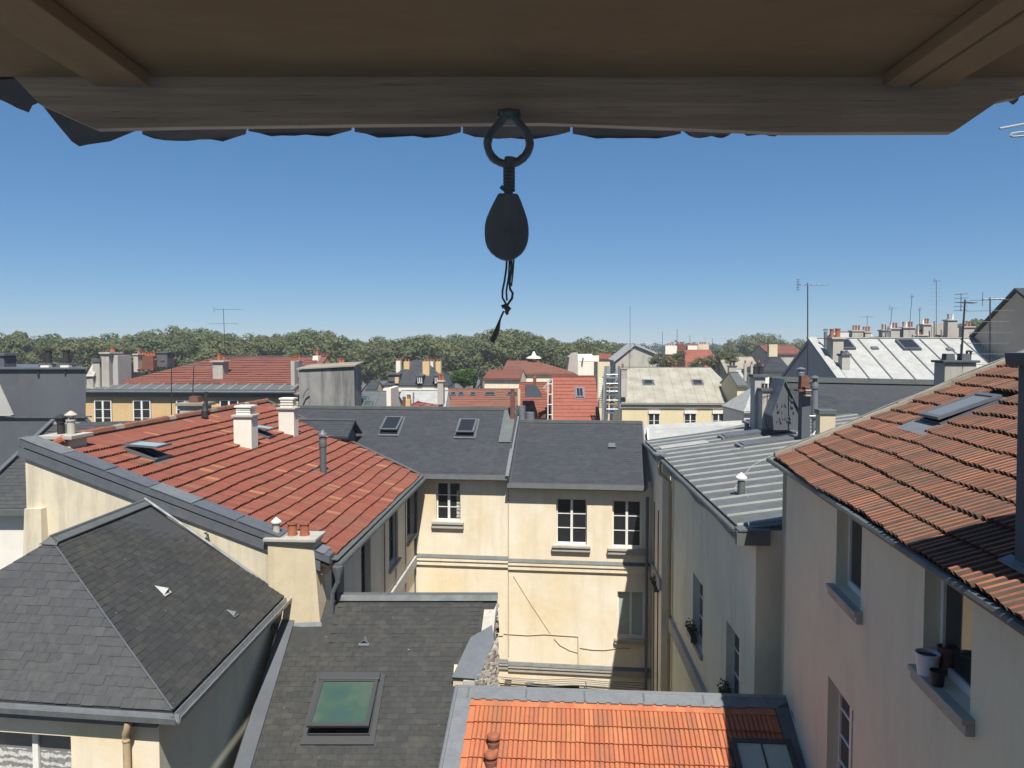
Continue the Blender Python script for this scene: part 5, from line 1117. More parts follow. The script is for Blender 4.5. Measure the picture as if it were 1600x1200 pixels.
m = MB(); m.prism([at(134, 588, 45.8), at(146, 588, 45.8), at(158, 564, 46.8), at(147, 564, 46.8)], V((0, 1, .0))); m.build('sloping_shoulder', STONE, och)
oc(455, 461, 565, 604, 46.0, .7, STONE, None, [(.0, .12, .3, 'clay')]); oc(458, 464, 566, 603, 47.0, 1.2, WHITER, STONE, [(-.1, .12, .35, 'clay'), (.12, .12, .3, 'clay')])
ch = oc(209, 216, 555, 570, 52.5, .8, STONE, STONE, [(.02, .12, .3, 'clay')]); oc(216, 240, 556, 566, 53, .8, BRICKP, None, [(-.4 + .2 * k, .1, .28, 'clay') for k in range(5)]); oc(241, 262, 552, 562, 53.5, 1.0, DARKCEM, DARKCEM, [])
oc(487, 498, 556, 572, 50, 1.0, WHITER, None, [(0, .13, .4, 'clay')], taper=.25); oc(496, 512, 556, 570, 51, .8, BRICKP, None, [(-.2 + .2 * k, .1, .25, 'clay', TERRAB) for k in range(3)]); oc(527, 536, 567, 575, 48, .8, WHITER, None, [(-.1, .11, .25, 'clay'), (.1, .11, .25, 'clay')])
for px, py in ((243, 566), (254, 567), (218, 581), (237, 582), (273, 564)): 
    q = PO_.uvpx(px, py); m = MB(); m.prism([PO_.p(q[0] - .12, q[1], .05), PO_.p(q[0] + .12, q[1], .05), PO_.p(q[0], q[1] + .3, .05)], PO_.n * .12); m.build('roof_vent', TERRAB, och)
m = MB(); m.box(at(455, 611, 45.5), F.u * .5, F.v * .2, Z * .1); m.lathe(at(467, 617, 44), [(.05, -.6), (.05, 0), (.3, .02), (.3, .06), (.04, .2)], 8); m.build('rain_hopper', STEEL, och, smooth=True)
# stained party wall box
stw = thing('stained_party_wall', 'tall cement party wall streaked black with rain stains beside the ochre house', 'wall', at(510, 640, 41) * 1)
a_, b2, c_, d_ = at(469, 645, 40), at(558, 645, 40.5), at(553, 573, 40.5), at(467, 578, 40); e_ = at(456, 572, 43)
m = MB(); m.prism([V((a_.x, a_.y, GZ)), V((b2.x, b2.y, GZ)), c_, d_], V((-.45, 4.2, 0))); m.build('wall', STAINED, stw)
m = MB(); m.prism([d_ + V((-.1, -.12, .02)), c_ + V((.1, -.12, .02)), c_ + V((-.3, 4.3, .14)), d_ + V((-.5, 4.3, .14))], Z * .07); m.build('coping', MORTAR, stw)
m = MB(); m.tube([at(473, 622, 39.8), at(477, 612, 39.8), at(483, 606, 39.8)], .035, 5); m.build('bracket', STEEL, stw)

# dark clad gable house on the far left, slate roofed white house in front of it
dk = thing('dark_clad_house', 'dark grey clad gable with flues on top at the far left', 'house', at(60, 700, 29))
m = MB(); pts = [at(-60, 577, 27), at(134, 577, 27), at(134, 650, 27), at(176, 692, 27), at(176, 780, 27), at(-60, 780, 27)]; pts[4].z = GZ; pts[5].z = GZ; m.prism(pts, V((-4.2, 6, 0))); m.build('gable_wall', DARKCEM, dk)
m = MB(); m.box(at(-60, 577, 26.9), V((4.4, 0, 0)), V((-4.2, 6.1, 0)), Z * .06); m.build('coping', ZINCD, dk)
m = MB(); m.prism([at(134, 650, 26.95), at(177, 692, 26.95), at(177, 697, 26.95), at(133, 656, 26.95)], V((-4.2, 6, 0))); m.build('verge', ZINCD, dk)
m = MB(); m.prism([at(-40, 577, 26.96), at(0, 600, 26.96), at(22, 648, 26.96), at(8, 652, 26.96), at(-40, 652, 26.96)], V((0, -.05, 0))); m.build('old_roof_line', GREYGABLE, dk)
m = MB(); m.box(at(-60, 652, 26.95), V((4.6, 0, 0)), V((0, -.04, 0)), Z * .05); m.build('ledge', DARKCEM, dk)
for px, y0, y1, r_ in ((76, 573, 549, .13), (104, 573, 549, .13)):
    p = at(px, y0, 28); chimney(dk, (p.x, p.y), M.u, .5, .4, p.z - .2, p.z + .12, DARKCEM, None, [(0, r_, .5, 'clay', SOOT)])
for x0, x1 in ((63, 77), (94, 107)): m = MB(); m.box(at(x0, 575, 27.2), V((.3, 0, 0)), V((0, .2, 0)), Z * .09); m.build('vent_cap', WHITER, dk)
p = at(3, 577, 28); chimney(dk, (p.x, p.y), M.u, .68, .6, p.z - .3, at(3, 556, 28).z, DARKCEM, ZINCD, [], cap_o=.06)
for x, a, b in ((59, 579, 588), (101, 580, 585)): m = MB(); m.box(at(x, b, 26.98), V((.06, 0, 0)), V((0, -.03, 0)), Z * .2); m.build('wall_slot', SOOT, dk)
wh = thing('white_slate_house', 'white walled house with slate roof tucked behind the weathered gable', 'house', at(30, 800, 22))
e0, e1 = at(-60, 795, 20), at(120, 795, 20); r0, r1_ = at(80, 662, 24), at(330, 668, 24.4); r00 = r0 - V((.3, 0, 0))
m = MB(); m.prism([e0, V((e1.x + 2, e1.y, e1.z)), r1_, r0], Z * -.12); rfw = m.build('roof', SLATE, wh)
PW = Pl(e0, e1 - e0, r0 - e0); 
lay(rfw, PW, [e0, V((e1.x + 2, e1.y, e1.z)), r1_, r0], .3, .17, slate_tmpl(.3, .17), SLATE, 'slate', 'slate_field', .5, [], 60, .006, .004, .014)
m = MB(); m.box(r0 - V((.05, .07, .0)), r1_ - r0, V((0, .14, 0)), Z * .06); m.build('ridge_cap', ZINCW, wh)
m = MB(); m.box(e0 + V((0, -.12, -.16)), V((3.0, 0, 0)), V((0, .16, 0)), Z * .16); m.build('gutter', ZINC, wh)
m = MB(); m.prism([e0 + Z * .1, r0 + Z * .1, r0 + V((.12, 0, .1)), e0 + V((.12, 0, .1))], Z * .05); m.build('verge', DARKCEM, wh)
m = MB(); m.box(V((e0.x - 2, 20.15, GZ)), V((5.2, 0, 0)), V((0, 5, 0)), Z * (e0.z - .1 - GZ)); m.build('wall', WHITER, wh)

# mansard house with five chimneys
mh = thing('mansard_house', 'slate mansard house with tall ochre chimneys and white dormers before the trees', 'house', at(650, 610, 98))
ea, eb, ta, tb = at(598, 602, 95), at(702, 602, 95), at(645, 563, 99), at(664, 563, 99); bkv = V((0, 12, 0))
m = MB(); m.prism([ea, eb, tb, ta], Z * -.2); m.prism([eb, eb + bkv, tb + V((0, 4, 0)), tb], Z * -.2); m.prism([ea + bkv, ea, ta, ta + V((0, 4, 0))], Z * -.2); m.prism([eb + bkv, ea + bkv, ta + V((0, 4, 0)), tb + V((0, 4, 0))], Z * -.2); m.prism([ta, tb, tb + V((0, 4, 0)), ta + V((0, 4, 0))], Z * -.2); rm = m.build('roof', SLATE_N, mh)
courses(rm, Pl(ea, eb - ea, ta - ea), [ea, eb, tb, ta], .4, SLATE_N, 'slate_courses')
m = MB(); m.box(V((ea.x + .2, 95.1, GZ)), V((eb.x - ea.x - .4, 0, 0)), V((0, 11.5, 0)), Z * (ea.z - .1 - GZ)); m.box(V((ea.x, 94.7, ea.z - .75)), V((eb.x - ea.x, 0, 0)), V((0, .38, 0)), Z * .35); m.build('wall', WHITER, mh)
for x0, x1, y0, y1, Y, mt in ((619, 626, 564, 582, 98, WHITER), (631, 640, 565, 584, 97.5, OCHRE), (660.5, 671, 565, 591, 96.5, OCHRE), (672, 677, 565, 574, 99, WHITER), (681, 689, 565, 583, 98, OCHRE)):
    oc(x0, x1, y0, y1, Y, 1.1, mt, None, [(-.2, .12, .35, 'clay'), (.2, .12, .35, 'clay')], root=mh)
for x0, x1 in ((652, 660), (679, 687)):
    p0, p1 = at(x0, 600, 94.6), at(x1, 600, 94.6); Wd_ = Wall(p0, V((1, 0, 0))); zt = at(x0, 586, 94.6).z
    m = MB(); m.box(p0, V((p1.x - p0.x, 0, 0)), V((0, 2.5, 0)), Z * (zt - p0.z)); dm = m.build('dormer', DARKCEM, mh)
    m = MB(); m.prism([at(x0 - 3, 587, 94.4), at((x0 + x1) / 2, 583.5, 94.4), at(x1 + 2, 586, 94.4), at(x1 + 2, 587.5, 94.4)], V((0, 3, 0))); m.build('dormer_roof', ZINC, dm)
    w_ = MB(); a1 = p1.x - p0.x; h_ = zt - p0.z
    for a, b, c, d in ((.05, .12, .1, h_ - .1), (a1 - .12, a1 - .05, .1, h_ - .1), (a1 / 2 - .05, a1 / 2 + .05, .1, h_ - .1), (.12, a1 - .12, .1, .2), (.12, a1 - .12, h_ - .2, h_ - .1)): w_.box(Wd_.p(a, p0.z + c, .002), Wd_.u * (b - a), Z * (d - c), Wd_.n * .06)
    w_.build('window_frame', WHITEP, dm); g_ = MB(); g_.box(Wd_.p(.1, p0.z + .12, .001), Wd_.u * (a1 - .2), Z * (h_ - .24), Wd_.n * .02); g_.build('pane', GLASS, dm)
m = MB(); m.box(at(600, 599, 94), V((1.4, 0, 0)), V((0, 2, 0)), Z * 1.4) if 0 else m.box(at(617, 599, 94.5), V((.45, 0, 0)), V((0, .5, 0)), Z * .75); m.build('lit_window', OCHRE, mh)  # plain ochre block on the front slope
m = MB(); m.box(at(607, 596, 95.2), V((1.4, 0, 0)), V((0, 2, 0)), Z * 1.0); m.box(at(605, 585.5, 95), V((1.6, 0, 0)), V((0, 2.4, 0)), Z * .2); m.build('dormer', DARKCEM, mh)

# zinc roofs between the stained wall and the mansard house
zs_, Fz_, Pz_, Wz_, rz_ = house('grey_zinc_house', 'low grey zinc roofed house with two skylights behind the slate ridge', 556, 606, 650, 612, 44, 7, WHITER, ZINC, .0, cover='zinc', zinc=.65, L=0)
for x, y in ((560, 628), (566, 636)): u_, v_ = Pz_.uvpx(x, y); skylight(zs_, Pz_, u_, v_ - .1, .55, .8, ZINCD, GLASSG, .06, .08)
m = MB(); m.box(at(604, 640, 43.5), V((.25, 0, 0)), V((0, 3, 0)), Z * 1.2); m.build('white_upstand', WHITEC, zs_)
zw_, Fw_, Pw_, Ww_, rw_ = house('pale_zinc_house', 'pale zinc roofed house before the mansard house', 613, 692, 650, 611, 50, 9, WHITER, ZINCW, .0, cover='zinc', zinc=1.1, L=0)
oc(684, 693, 597, 620, 50, .8, STONE, STONE, [(-.1, .1, .4, 'clay'), (.1, .1, .4, 'clay')], root=zw_); oc(629, 633, 620, 628, 49, .3, BRICKP, None, [], root=zw_); oc(637, 641, 618, 627, 49, .3, BRICKP, None, [], root=zw_); oc(645, 647, 613, 625, 49.5, .12, STEEL, None, [], root=zw_)
sr_, _, Ps_, _, _ = house('small_red_roof_house', 'small house whose red tiled hip roof just shows over the slate ridge', 618, 668, 645, 628, 42, 6, CREAM, TILE_R, .0, 1.0, 1.0, cover='courses')
oc(634, 641, 624, 636, 42, .5, OCHRE, None, [(0, .1, .25, 'clay')], root=sr_)
yl_, *_ = house('yellow_gable_house', 'small yellow walled house left of the mansard house', 573, 587, 607, 596, 70, 4, PALEY, SLATE_N, .0, cover=None)
# old red roofs
ro_, Fr_, Pr_, Wr_, rr_ = house('old_red_roof_house', 'long house with mottled old red tiles and a row of tiny skylights', 692, 868, 648, 608, 54, 8, CREAM, TILE_OLD, .02, cover='courses', L=.3)
for x in (706, 718.5, 737, 760, 795): u_, v_ = Pr_.uvpx(x, 619); skylight(ro_, Pr_, u_ - .15, v_, .45 if x < 750 else .8, .5, ZINCD, GLASS, .05, .08)
oc(833, 838, 590, 610, 52, .3, BRICKP, None, [(0, .1, .2, 'clay')], root=ro_); oc(809, 813, 608, 634, 50, .2, CHIMNEYR, None, [], root=ro_)
cr_, Fc_, Pc_, Wc_, rc_ = house('cream_red_roof_house', 'cream walled house with a low red brown roof in front of the trees', 757, 812, 590, 578, 76, 5, CREAM, TILE_BR, .15, cover='courses', L=.35)
hr_, *_ = house('hip_roof_house', 'house with a broad brown hip roof topped by a white vent', 784, 898, 583, 564, 86, 9, CREAM, TILE_OLD, .02, .5, 4.5, cover='courses', L=.35)
m = MB(); m.lathe(at(834, 565, 90.5), [(.2, -.2), (.2, .3), (.9, .35), (.85, .5), (.3, .7), (.1, 1.2)], 8); m.build('roof_vent', WHITER, hr_)
da_, Fd_, Pd_, Wd2, rd_ = house('dark_red_house', 'dark red roofed house with a slate dormer behind the ridge', 812, 866, 646, 598, 50, 6, STONE, TILE_R, .0, cover='courses', L=.3)
m = MB(); m.prism([at(821, 621, 47.5), at(847, 621, 47.5), at(839, 608, 49), at(821, 608, 49)], V((0, 1.5, .2))); m.build('dormer', SLATE_N, da_)
m = MB(); m.box(at(848, 607, 48.5), V((.12, 0, 0)), V((.5, 0, .6)), V((0, .5, 0))); m.build('gable_coping', STONE, da_)
for x, y0, y1, r_ in ((815, 655, 634, .17), (828, 656, 644, .2)):
    m = MB(); p = at(x, y0, 33.5); q = at(x, y1, 33.5); m.cyl(p - Z * .4, q, r_, None, 12); p2 = m.build('vent_drum', STEEL, da_, smooth=True)
nr_, Fn_, Pn_, Wn_, rn_ = house('new_red_roof_house', 'house with a steep freshly laid red tile roof and one small window', 864, 937, 668, 588, 46, 6.2, CREAM, TILE_NEW, .01, cover='courses', L=.3)
u_, v_ = Pn_.uvpx(900, 622); skylight(nr_, Pn_, u_, v_, .5, .8, ZINCD, GLASS, .1, .08, bars=1)
def ladder(px0, px1, y0, y1, Y, n_, lbl):
    a, b = at(px0, y1, Y), at(px0, y0, Y); c, d = at(px1, y1, Y), at(px1, y0, Y); rt = thing('ladder', lbl, 'ladder', a, None); 
    for p, q in ((a, b), (c, d)): m = MB(); m.tube([p, q], .035, 5); m.build('rail', WHITEP, rt)
    for k in range(n_): t_ = (k + .5) / n_; m = MB(); m.tube([a.lerp(b, t_), c.lerp(d, t_)], .025, 5); m.build('rung', WHITEP, rt)
ladder(856, 863, 592, 656, 45.5, 4, 'pale ladder rails along the left edge of the new red roof'); ladder(935.5, 941, 590, 638, 45.2, 14, 'white ladder on the right edge of the new red roof')
sc_ = thing('scaffold', 'metal scaffold tower wrapped in clear plastic beside the new red roof', 'scaffold', at(957, 660, 45))
for x, Y in ((947, 44), (966, 44), (949, 46), (968, 46)): m = MB(); p = at(x, 660, Y); m.cyl(V((p.x, Y, GZ)), at(x, 572, Y), .035, None, 7); m.build('post', STEEL, sc_, smooth=True)
for k, y in enumerate((592, 606, 618, 632, 646)):
    p = at(947, y, 44); m = MB(); m.box(p, V((.72, 0, 0)), V((0, 2, 0)), Z * .05); m.build('platform', WOODW if k % 2 else STEEL, sc_)
    m = MB(); m.tube([p + Z * .25, p + V((.72, 0, .25))], .025, 5); m.tube([p + Z * .02, p + V((.72, 0, .5))], .02, 5); m.build('brace', STEEL, sc_)
m = MB(); rg = random.Random(9); cols = 6
for i in range(cols):
    for j in range(8):
        def sp(i, j): 
            r2 = random.Random(i * 31 + j); return at(939 + i * 1.7 + (8 - j) * .6, 572 + j * 11.5, 43.4 + .3 * i + r2.uniform(-.12, .12))
        m.poly([sp(i, j), sp(i + 1, j), sp(i + 1, j + 1), sp(i, j + 1)])
m.build('plastic_sheet', PLASTIC, sc_, recalc=False)
wt_, Fwt, Pwt, Wwt, _ = house('white_parapet_house', 'white house with a grey flank and sloping parapet before the trees', 903, 928, 563, 553, 92, 5, WHITEC, WHITEC, .0, ov=.02)
m = MB(); m.prism([at(886, 585, 91.8), at(903, 585, 91.8), at(903, 551, 91.8), at(897, 552, 91.8), at(890, 558, 91.8)], V((0, 4, 0))); m.build('flank_wall', STONE, wt_)
m = MB(); m.box(at(922, 565, 95), V((1.1, 0, 0)), V((0, 1, 0)), Z * .75); m.build('parapet', WHITEC, wt_); m = MB(); m.box(at(910, 563, 91.5), V((.16, 0, 0)), V((0, .3, 0)), Z * .35); m.build('wall_slot', SOOT, wt_)
# pale zinc house with three windows
pz_, Fp_, Pp_, Wp_, rp_ = house('long_pale_zinc_house', 'long pale yellow house with rust stained zinc roof and two skylights', 972, 1163, 627, 574, 70, 12, PALEY, ZINCS, .06, .4, 1.9, .3, cover='zinc', zinc=.95, L=1.75)
for x0, x1 in ((1013, 1031), (1069, 1088), (1113, 1132)): facwin(pz_, Wp_, x0, x1, 641, 1.9, 2, blind=.3)
m = MB(); m.box(Wp_.p(-.2, at(972, 627, 70).z - .6, .005), Wp_.u * 11.4, Z * .45, Wp_.n * .12); m.build('cornice', GREYGABLE, pz_)
for x in (1006, 1083): u_, v_ = Pp_.uvpx(x, 601); skylight(pz_, Pp_, u_, v_, .9, .75, ZINC, GLASS, .2, .08)
onroof_chim(pz_, Pp_, 1146, 600, .7, 1.0, 573, STONE, DARKCEM, [(-.15, .12, .4, 'clay', SOOT), (.15, .12, .4, 'clay', SOOT)]); oc(971, 980, 577, 612, 69.5, 1.0, STONE, STONE, [(-.1, .1, .4, 'clay')], root=pz_)
m = MB(); m.tube([Wp_.p(10.5, -4.9, .3), Wp_.p(10.2, -5.3, .1), Wp_.p(10.2, -9, .1)], .07, 7); m.build('downpipe', ZINCD, pz_, smooth=True)
# grey gable and red roofs farther back
gg = thing('grey_gable_house', 'light grey gabled house with a bleached roof in the distance', 'house', at(995, 575, 108))
ga, gb, gc = at(962, 566, 105), at(1024, 566, 105), at(992, 540, 105)
m = MB(); pts = [V((ga.x, 105, GZ)), V((gb.x, 105, GZ)), gb + Z * 1, gc, ga]; m.prism(pts, V((1.0, 14, 0))); m.build('gable_wall', STONE, gg)
m = MB(); m.prism([gc + V((-.1, -.3, .05)), gb + V((.3, -.3, 1.0)), gb + V((1.5, 14, 1.0)), gc + V((1, 14, .05))], Z * .25); m.prism([gc + V((0, -.3, .05)), ga + V((-.3, -.3, 0)), ga + V((.7, 14, 0)), gc + V((1, 14, .05))], Z * .25); m.build('roof', ZINCW, gg)
rdx = []
for nm, lbl, x0, x1, ye, yr, Y, mt in (('orange_roof_house', 'small distant house with a clean orange red roof', 1044, 1075, 572, 549, 125, TILE_NEW), ('red_gable_house', 'distant red roofed house under white chimneys', 1072, 1126, 572, 547, 118, TILE_NEW), ('sliver_roof_house', 'distant house with a thin strip of bright orange roof', 934, 962, 560, 553, 130, TILE_NEW)):
    r_ = house(nm, lbl, x0, x1, ye, yr, Y, 9, PALEY, mt, .03, .6, .6, cover='courses', L=.5)[0]; rdx.append(r_)
for x0, x1, y0, y1, mt in ((1040, 1058, 540, 549, WHITEC), (1058, 1072, 538, 550, BRICKP), (1075, 1090, 540, 549, WHITEC), (1091, 1108, 538, 549, CHIMNEYR)): oc(x0, x1, y0, y1, 128, 1.5, mt, None, [(-.4, .15, .4, 'clay'), (0, .15, .4, 'clay'), (.4, .15, .4, 'clay')], root=rdx[1] if x0 > 1055 else rdx[0])
sd_, *_ = house('sandstone_house', 'distant house with a pale sandy roof and dark coping', 1136, 1190, 582, 557, 96, 8, STONE, MORTAR, .0, cover=None)
sl2, *_ = house('blue_slate_house', 'distant white house with a blue slate roof left of the dark gable', 1190, 1236, 580, 558, 82, 8, WHITEC, SLATE_N, .05, 2.2, 0, cover='courses', L=.4)
bt_, *_ = house('brown_roof_house', 'distant brown roofed house with pale chimney at its left', 1200, 1255, 552, 540, 110, 8, STONE, TILE_BR, .0, cover='courses', L=.5)
oc(1202, 1215, 538, 552, 109, 1, CHIMNEYR, None, [], root=bt_)
yw_, *_ = house('yellow_end_house', 'narrow yellow house with a small zinc roof right of the pale zinc house', 1152, 1166, 600, 582, 66.5, 5, PALEY, ZINC, .0, cover=None)
wb_, *_ = house('cluttered_white_house', 'pale building crowded with vents behind the dark chimney stacks', 1163, 1200, 640, 604, 60, 6, WHITER, ZINCW, .0, 1.6, 0, cover='zinc', zinc=.9, L=0)
for x, y in ((1163, 576), (1173, 578), (1184, 574), (1190, 580)): oc(x, x + 4, y - 8, y + 12, 75, .3, STONE if x % 2 else IRON, None, [(0, .1, .3, 'clay')], root=wb_)
fl_, *_ = house('far_white_house', 'white flat fronted house far behind the pale zinc roof', 1155, 1190, 590, 577, 88, 6, WHITEC, ZINCW, .0)

# white zinc house on the right
FWZ = Fr(15.02, 35, .045); zwe, zwr = -1.52, .50
wzh = thing('white_zinc_house', 'large house with a bleached white standing seam zinc roof and dark gable', 'house', FWZ.p(10, 4, GZ))
def wz(a, b, z): return FWZ.p(a, b, z)
m = MB(); m.prism([wz(-.1, -.1, zwe - .05), wz(26, -.1, zwe - .05), wz(26, 4.3, zwr - .02), wz(-.1, 4.3, zwr - .02)], Z * -.15); m.prism([wz(-.1, 4.31, zwr - .02), wz(26, 4.31, zwr - .02), wz(26, 8.7, zwe), wz(-.1, 8.7, zwe)], Z * -.15); rwz = m.build('roof', ZINCW, wzh)
PWZ = Pl(wz(0, 0, zwe), FWZ.u, wz(0, 4.3, zwr) - wz(0, 0, zwe)); LW = PWZ.uv(wz(0, 4.3, zwr))[1]
zinc_roof(rwz, PWZ, [PWZ.p(-.1, 0), PWZ.p(24, 0), PWZ.p(24, LW), PWZ.p(-.1, LW)], 1.02, ZINCW, ZINCD, [LW * .36, LW * .68], .42, .03, .03)
m = MB(); m.box(wz(-.15, 4.2, zwr + .03), FWZ.u * 24, FWZ.v * .2, Z * .05); m.build('ridge_cap', ZINCW, wzh)
m = MB(); m.tube([wz(-.15, -.14, zwe - .02), wz(24, -.14, zwe - .02)], .1, 8); m.build('gutter', ZINCW, wzh, smooth=True)
m = MB(); m.prism([wz(0, 0.1, GZ), wz(0, 8.6, GZ), wz(0, 8.6, zwe - .1), wz(0, 4.3, zwr - .2), wz(0, 0.1, zwe - .1)], FWZ.u * .3); m.box(wz(.3, .1, GZ), FWZ.u * 23, FWZ.v * .3, Z * (zwe - .2 - GZ)); m.build('wall', GREYGABLE, wzh)
m = MB(); m.prism([wz(-.12, 0, zwe + .05), wz(.3, 0, zwe + .05), wz(.3, 4.3, zwr + .06), wz(-.12, 4.3, zwr + .06)], Z * .05); m.build('verge_flashing', ZINCW, wzh)
def cz(px, py, w_, d_, top, mat, cap, pots, **k): return onroof_chim(wzh, PWZ, px, py, w_, d_, top, mat, cap, pots, FWZ, **k)
cz(1310, 566, .50, .85, 530, STONE, STONE, [(-.16, .11, .40, 'clay'), (.12, .13, .42, 'clay')], cap_o=.08); cz(1322, 580, .36, .5, 556, STONE, DARKCEM, [(-.02, .12, .14, 'square', DARKCEM)], cap_o=.06)
p = PWZ.px(1290, 545); m = MB(); t_ = at(1290, 518, p.y); m.cyl(p - Z * .1, t_, .085, None, 10); k_ = m.build('metal_flue', STEEL, wzh, smooth=True); m = MB(); m.lathe(t_ + Z * .05, [(.13, 0), (.13, .04), (.02, .1)], 10); m.build('cowl', ZINC, k_)
for x, y, w_, h_ in ((1316, 548, .75, 1.05), (1415, 549, .85, 1.1), (1535, 541, 1.1, 1.15)): u_, v_ = PWZ.uvpx(x, y); skylight(wzh, PWZ, u_ - .1, v_, w_, h_, ZINCD, GLASS, .0, .12)
for x, y in ((1368, 548), (1486, 550)): q = PWZ.px(x, y); m = MB(); m.box(q - V((.16, 0, -.03)), V((.34, 0, 0)), V((0, .2, .1)), Z * .09); m.build('roof_vent', ZINCD, wzh)
for x, top in ((1557, 516), (1563, 518), (1567, 514), (1574, 520)):
    q = PWZ.px(x, 531); t_ = at(x, top, q.y); m = MB(); m.tube([q - Z * .1, t_ - Z * .1, t_ + V((rnd(-.06, .1), 0, 0))], .065, 8); m.build('vent_pipe', STEEL, wzh, smooth=True)
# slate slope in front of it
sl = thing('blue_slate_roof_house', 'house with a blue grey slate slope below the white zinc roof', 'house', at(1350, 680, 28.5))
sa, sb, sc2, sd = at(1205, 596, 31), at(1560, 603, 30.4), at(1560, 706, 27), at(1205, 690, 27)
m = MB(); m.prism([sd, sc2, sb, sa], Z * -.14); rsl = m.build('roof', SLATE_N, sl); PSL = Pl(sd, sc2 - sd, sa - sd)
lay(rsl, PSL, [sd, sc2, sb, sa], .3, .13, slate_tmpl(.3, .13), SLATE_N, 'slate', 'slate_field', .5, [], 150, .006, .004, .014)
m = MB(); m.box(sa + V((0, -.12, .0)), sb - sa, V((0, .16, .0)), Z * .2); m.build('ridge_flashing', ZINC, sl)
m = MB(); m.prism([V((sa.x, 27.1, GZ)), V((sb.x, 27.1, GZ)), V((sb.x, 31.2, GZ)), V((sa.x, 31.2, GZ))], Z * 11.8); m.build('wall', GREYR, sl)
m = MB(); m.prism([V((sa.x, 31.2, GZ)), V((sb.x, 30.6, GZ)), V((sb.x, 31.4, GZ)), V((sa.x, 31.9, GZ))], Z * (-1.6 - GZ)); m.build('back_wall', GREYR, sl)
# grey gable at the right edge
rgx = lambda Y: 23.3 + .045 * (Y - 39)
rgh = thing('grey_gable_end_house', 'tall house with a plain grey gable wall at the right edge', 'house', V((rgx(35) + 4, 35, GZ)))
m = MB(); m.prism([V((rgx(y), y, z)) for y, z in ((35.3, 2.62), (42, -1.3), (42, GZ), (29, GZ), (29, -1.0))], V((9, -.4, 0))); m.build('gable_wall', BROWNGREY, rgh)
m = MB(); m.prism([V((rgx(35.3) - .15, 35.3, 2.64)), V((rgx(42) - .15, 42, -1.28)), V((rgx(42) + 9, 41.6, -1.28)), V((rgx(35.3) + 9, 34.9, 2.64))], Z * .14); m.prism([V((rgx(35.3) - .15, 35.29, 2.64)), V((rgx(35.3) + 9, 34.89, 2.64)), V((rgx(29) + 9, 28.4, -1.0)), V((rgx(29) - .15, 28.8, -1.0))], Z * .14); m.build('roof', SLATE_N, rgh)
# stack behind the near verge
c0 = at(1480, 600, 15.2); 
for x0, x1, lt in ((1481, 1507, 0), (1513, 1534, 1)):
    p0, p1 = at(x0, 600, 15.2 - .1 * lt), at(x1, 600, 15.2 - .1 * lt); ch = chimney(near, ((p0.x + p1.x) / 2, 15.5), M.u, p1.x - p0.x, .5, p0.z - 1.5, at(x0, 567, 15.2).z, STONE, DARKCEM, [(0, .09, .13, 'square', DARKCEM)] + ([(-.02, .05, .32, 'pipe', WHITEP), (.09, .06, .2, 'cowl', IRON)] if lt else []), cap_o=.05, cap_h=.05)
# row of chimneys on the skyline
row = thing('chimney_row_house', 'grey terrace whose row of chimney stacks crowns the skyline', 'house', at(1440, 540, 62))
m = MB(); p0, p1 = at(1376, 530, 60), at(1508, 530, 60); m.box(V((p0.x, 61, GZ)), V((p1.x - p0.x, 0, 0)), V((0, 4, 0)), Z * (at(1376, 526, 61).z - GZ)); m.build('wall', STONE, row)
m = MB(); m.prism([at(1456, 535, 61.5), at(1504, 535, 61.5), at(1500, 512, 61.5), at(1490, 505, 61.5), at(1466, 505, 61.5), at(1456, 510, 61.5)], V((0, 1.5, 0))); m.build('gable_wall', STONE, row)
for x0, x1, t_, n2 in ((1379, 1390, 517, 2), (1392, 1406, 514.5, 3), (1412, 1430, 513, 4), (1443, 1455, 508, 3), (1481, 1495, 501, 2), (1429, 1449, 525, 6), (1506, 1522, 512, 3)):
    w_ = (x1 - x0) * .05; oc(x0, x1, t_, 532, 60 if x0 < 1500 else 58, .7, STONE, GREYGABLE, [((k - (n2 - 1) / 2) * w_ / n2 * .95, .085, .42, 'clay', TERRA if (k + x0) % 3 else WHITER) for k in range(n2)], root=row, cap_o=.08)
for x, t_ in ((1384, 507), (1433, 508), (1460, 502), (1471, 515), (1388, 510)): q = at(x, 530, 59.5); m = MB(); m.cyl(q, at(x, t_, 59.5), .06, None, 6); m.build('vent_pipe', STEEL, row)
lr_, *_ = house('left_terrace_house', 'low grey house with a red pot chimney left of the chimney row', 1322, 1382, 540, 519, 66, 6, STONE, ZINCW, .0)
for x0, x1, t_ in ((1332, 1349, 518), (1352, 1361, 520)): oc(x0, x1, t_, 530, 62, .7, STONE, GREYGABLE, [((k - 1) * .22, .085, .4, 'clay') for k in range(3)], root=lr_)

# ================================================================== television aerials
A = 'television aerials on the roofs'
antenna(349, 482, 558, 49, 'tall tv aerial on the brown ridge of the ochre house', 'double', 1.9, -.1, 16, 352)
antenna(1262, 442, 596, 24, 'rusty bare mast with a short boom standing before the dark gable', 'yagi', .95, .1, 6)
antenna(1463, 438, 530, 57, 'tallest comb shaped aerial above the chimney row', 'comb', 1.1, .2, 9)
antenna(1508, 468, 560, 15.4, 'leaning aerial mast on the near chimney behind the orange verge', 'yagi', .5, .6, 6, 1502)
antenna(1547, 465, 600, 20, 'aerial with long crossbars right of the near chimney', 'comb', .9, -.5, 8)
antenna(1425, 462, 512, 59, 'slightly leaning aerial on the third chimney of the row', 'yagi', .7, 1.0, 5, 1421)
antenna(1394, 480, 512, 59, 'thin aerial on the second chimney of the row', 'yagi', .7, .3, 5, 1391)
antenna(1437, 482, 512, 60, 'short aerial between the leaning mast and the comb aerial', 'yagi', .6, 1.2, 4)
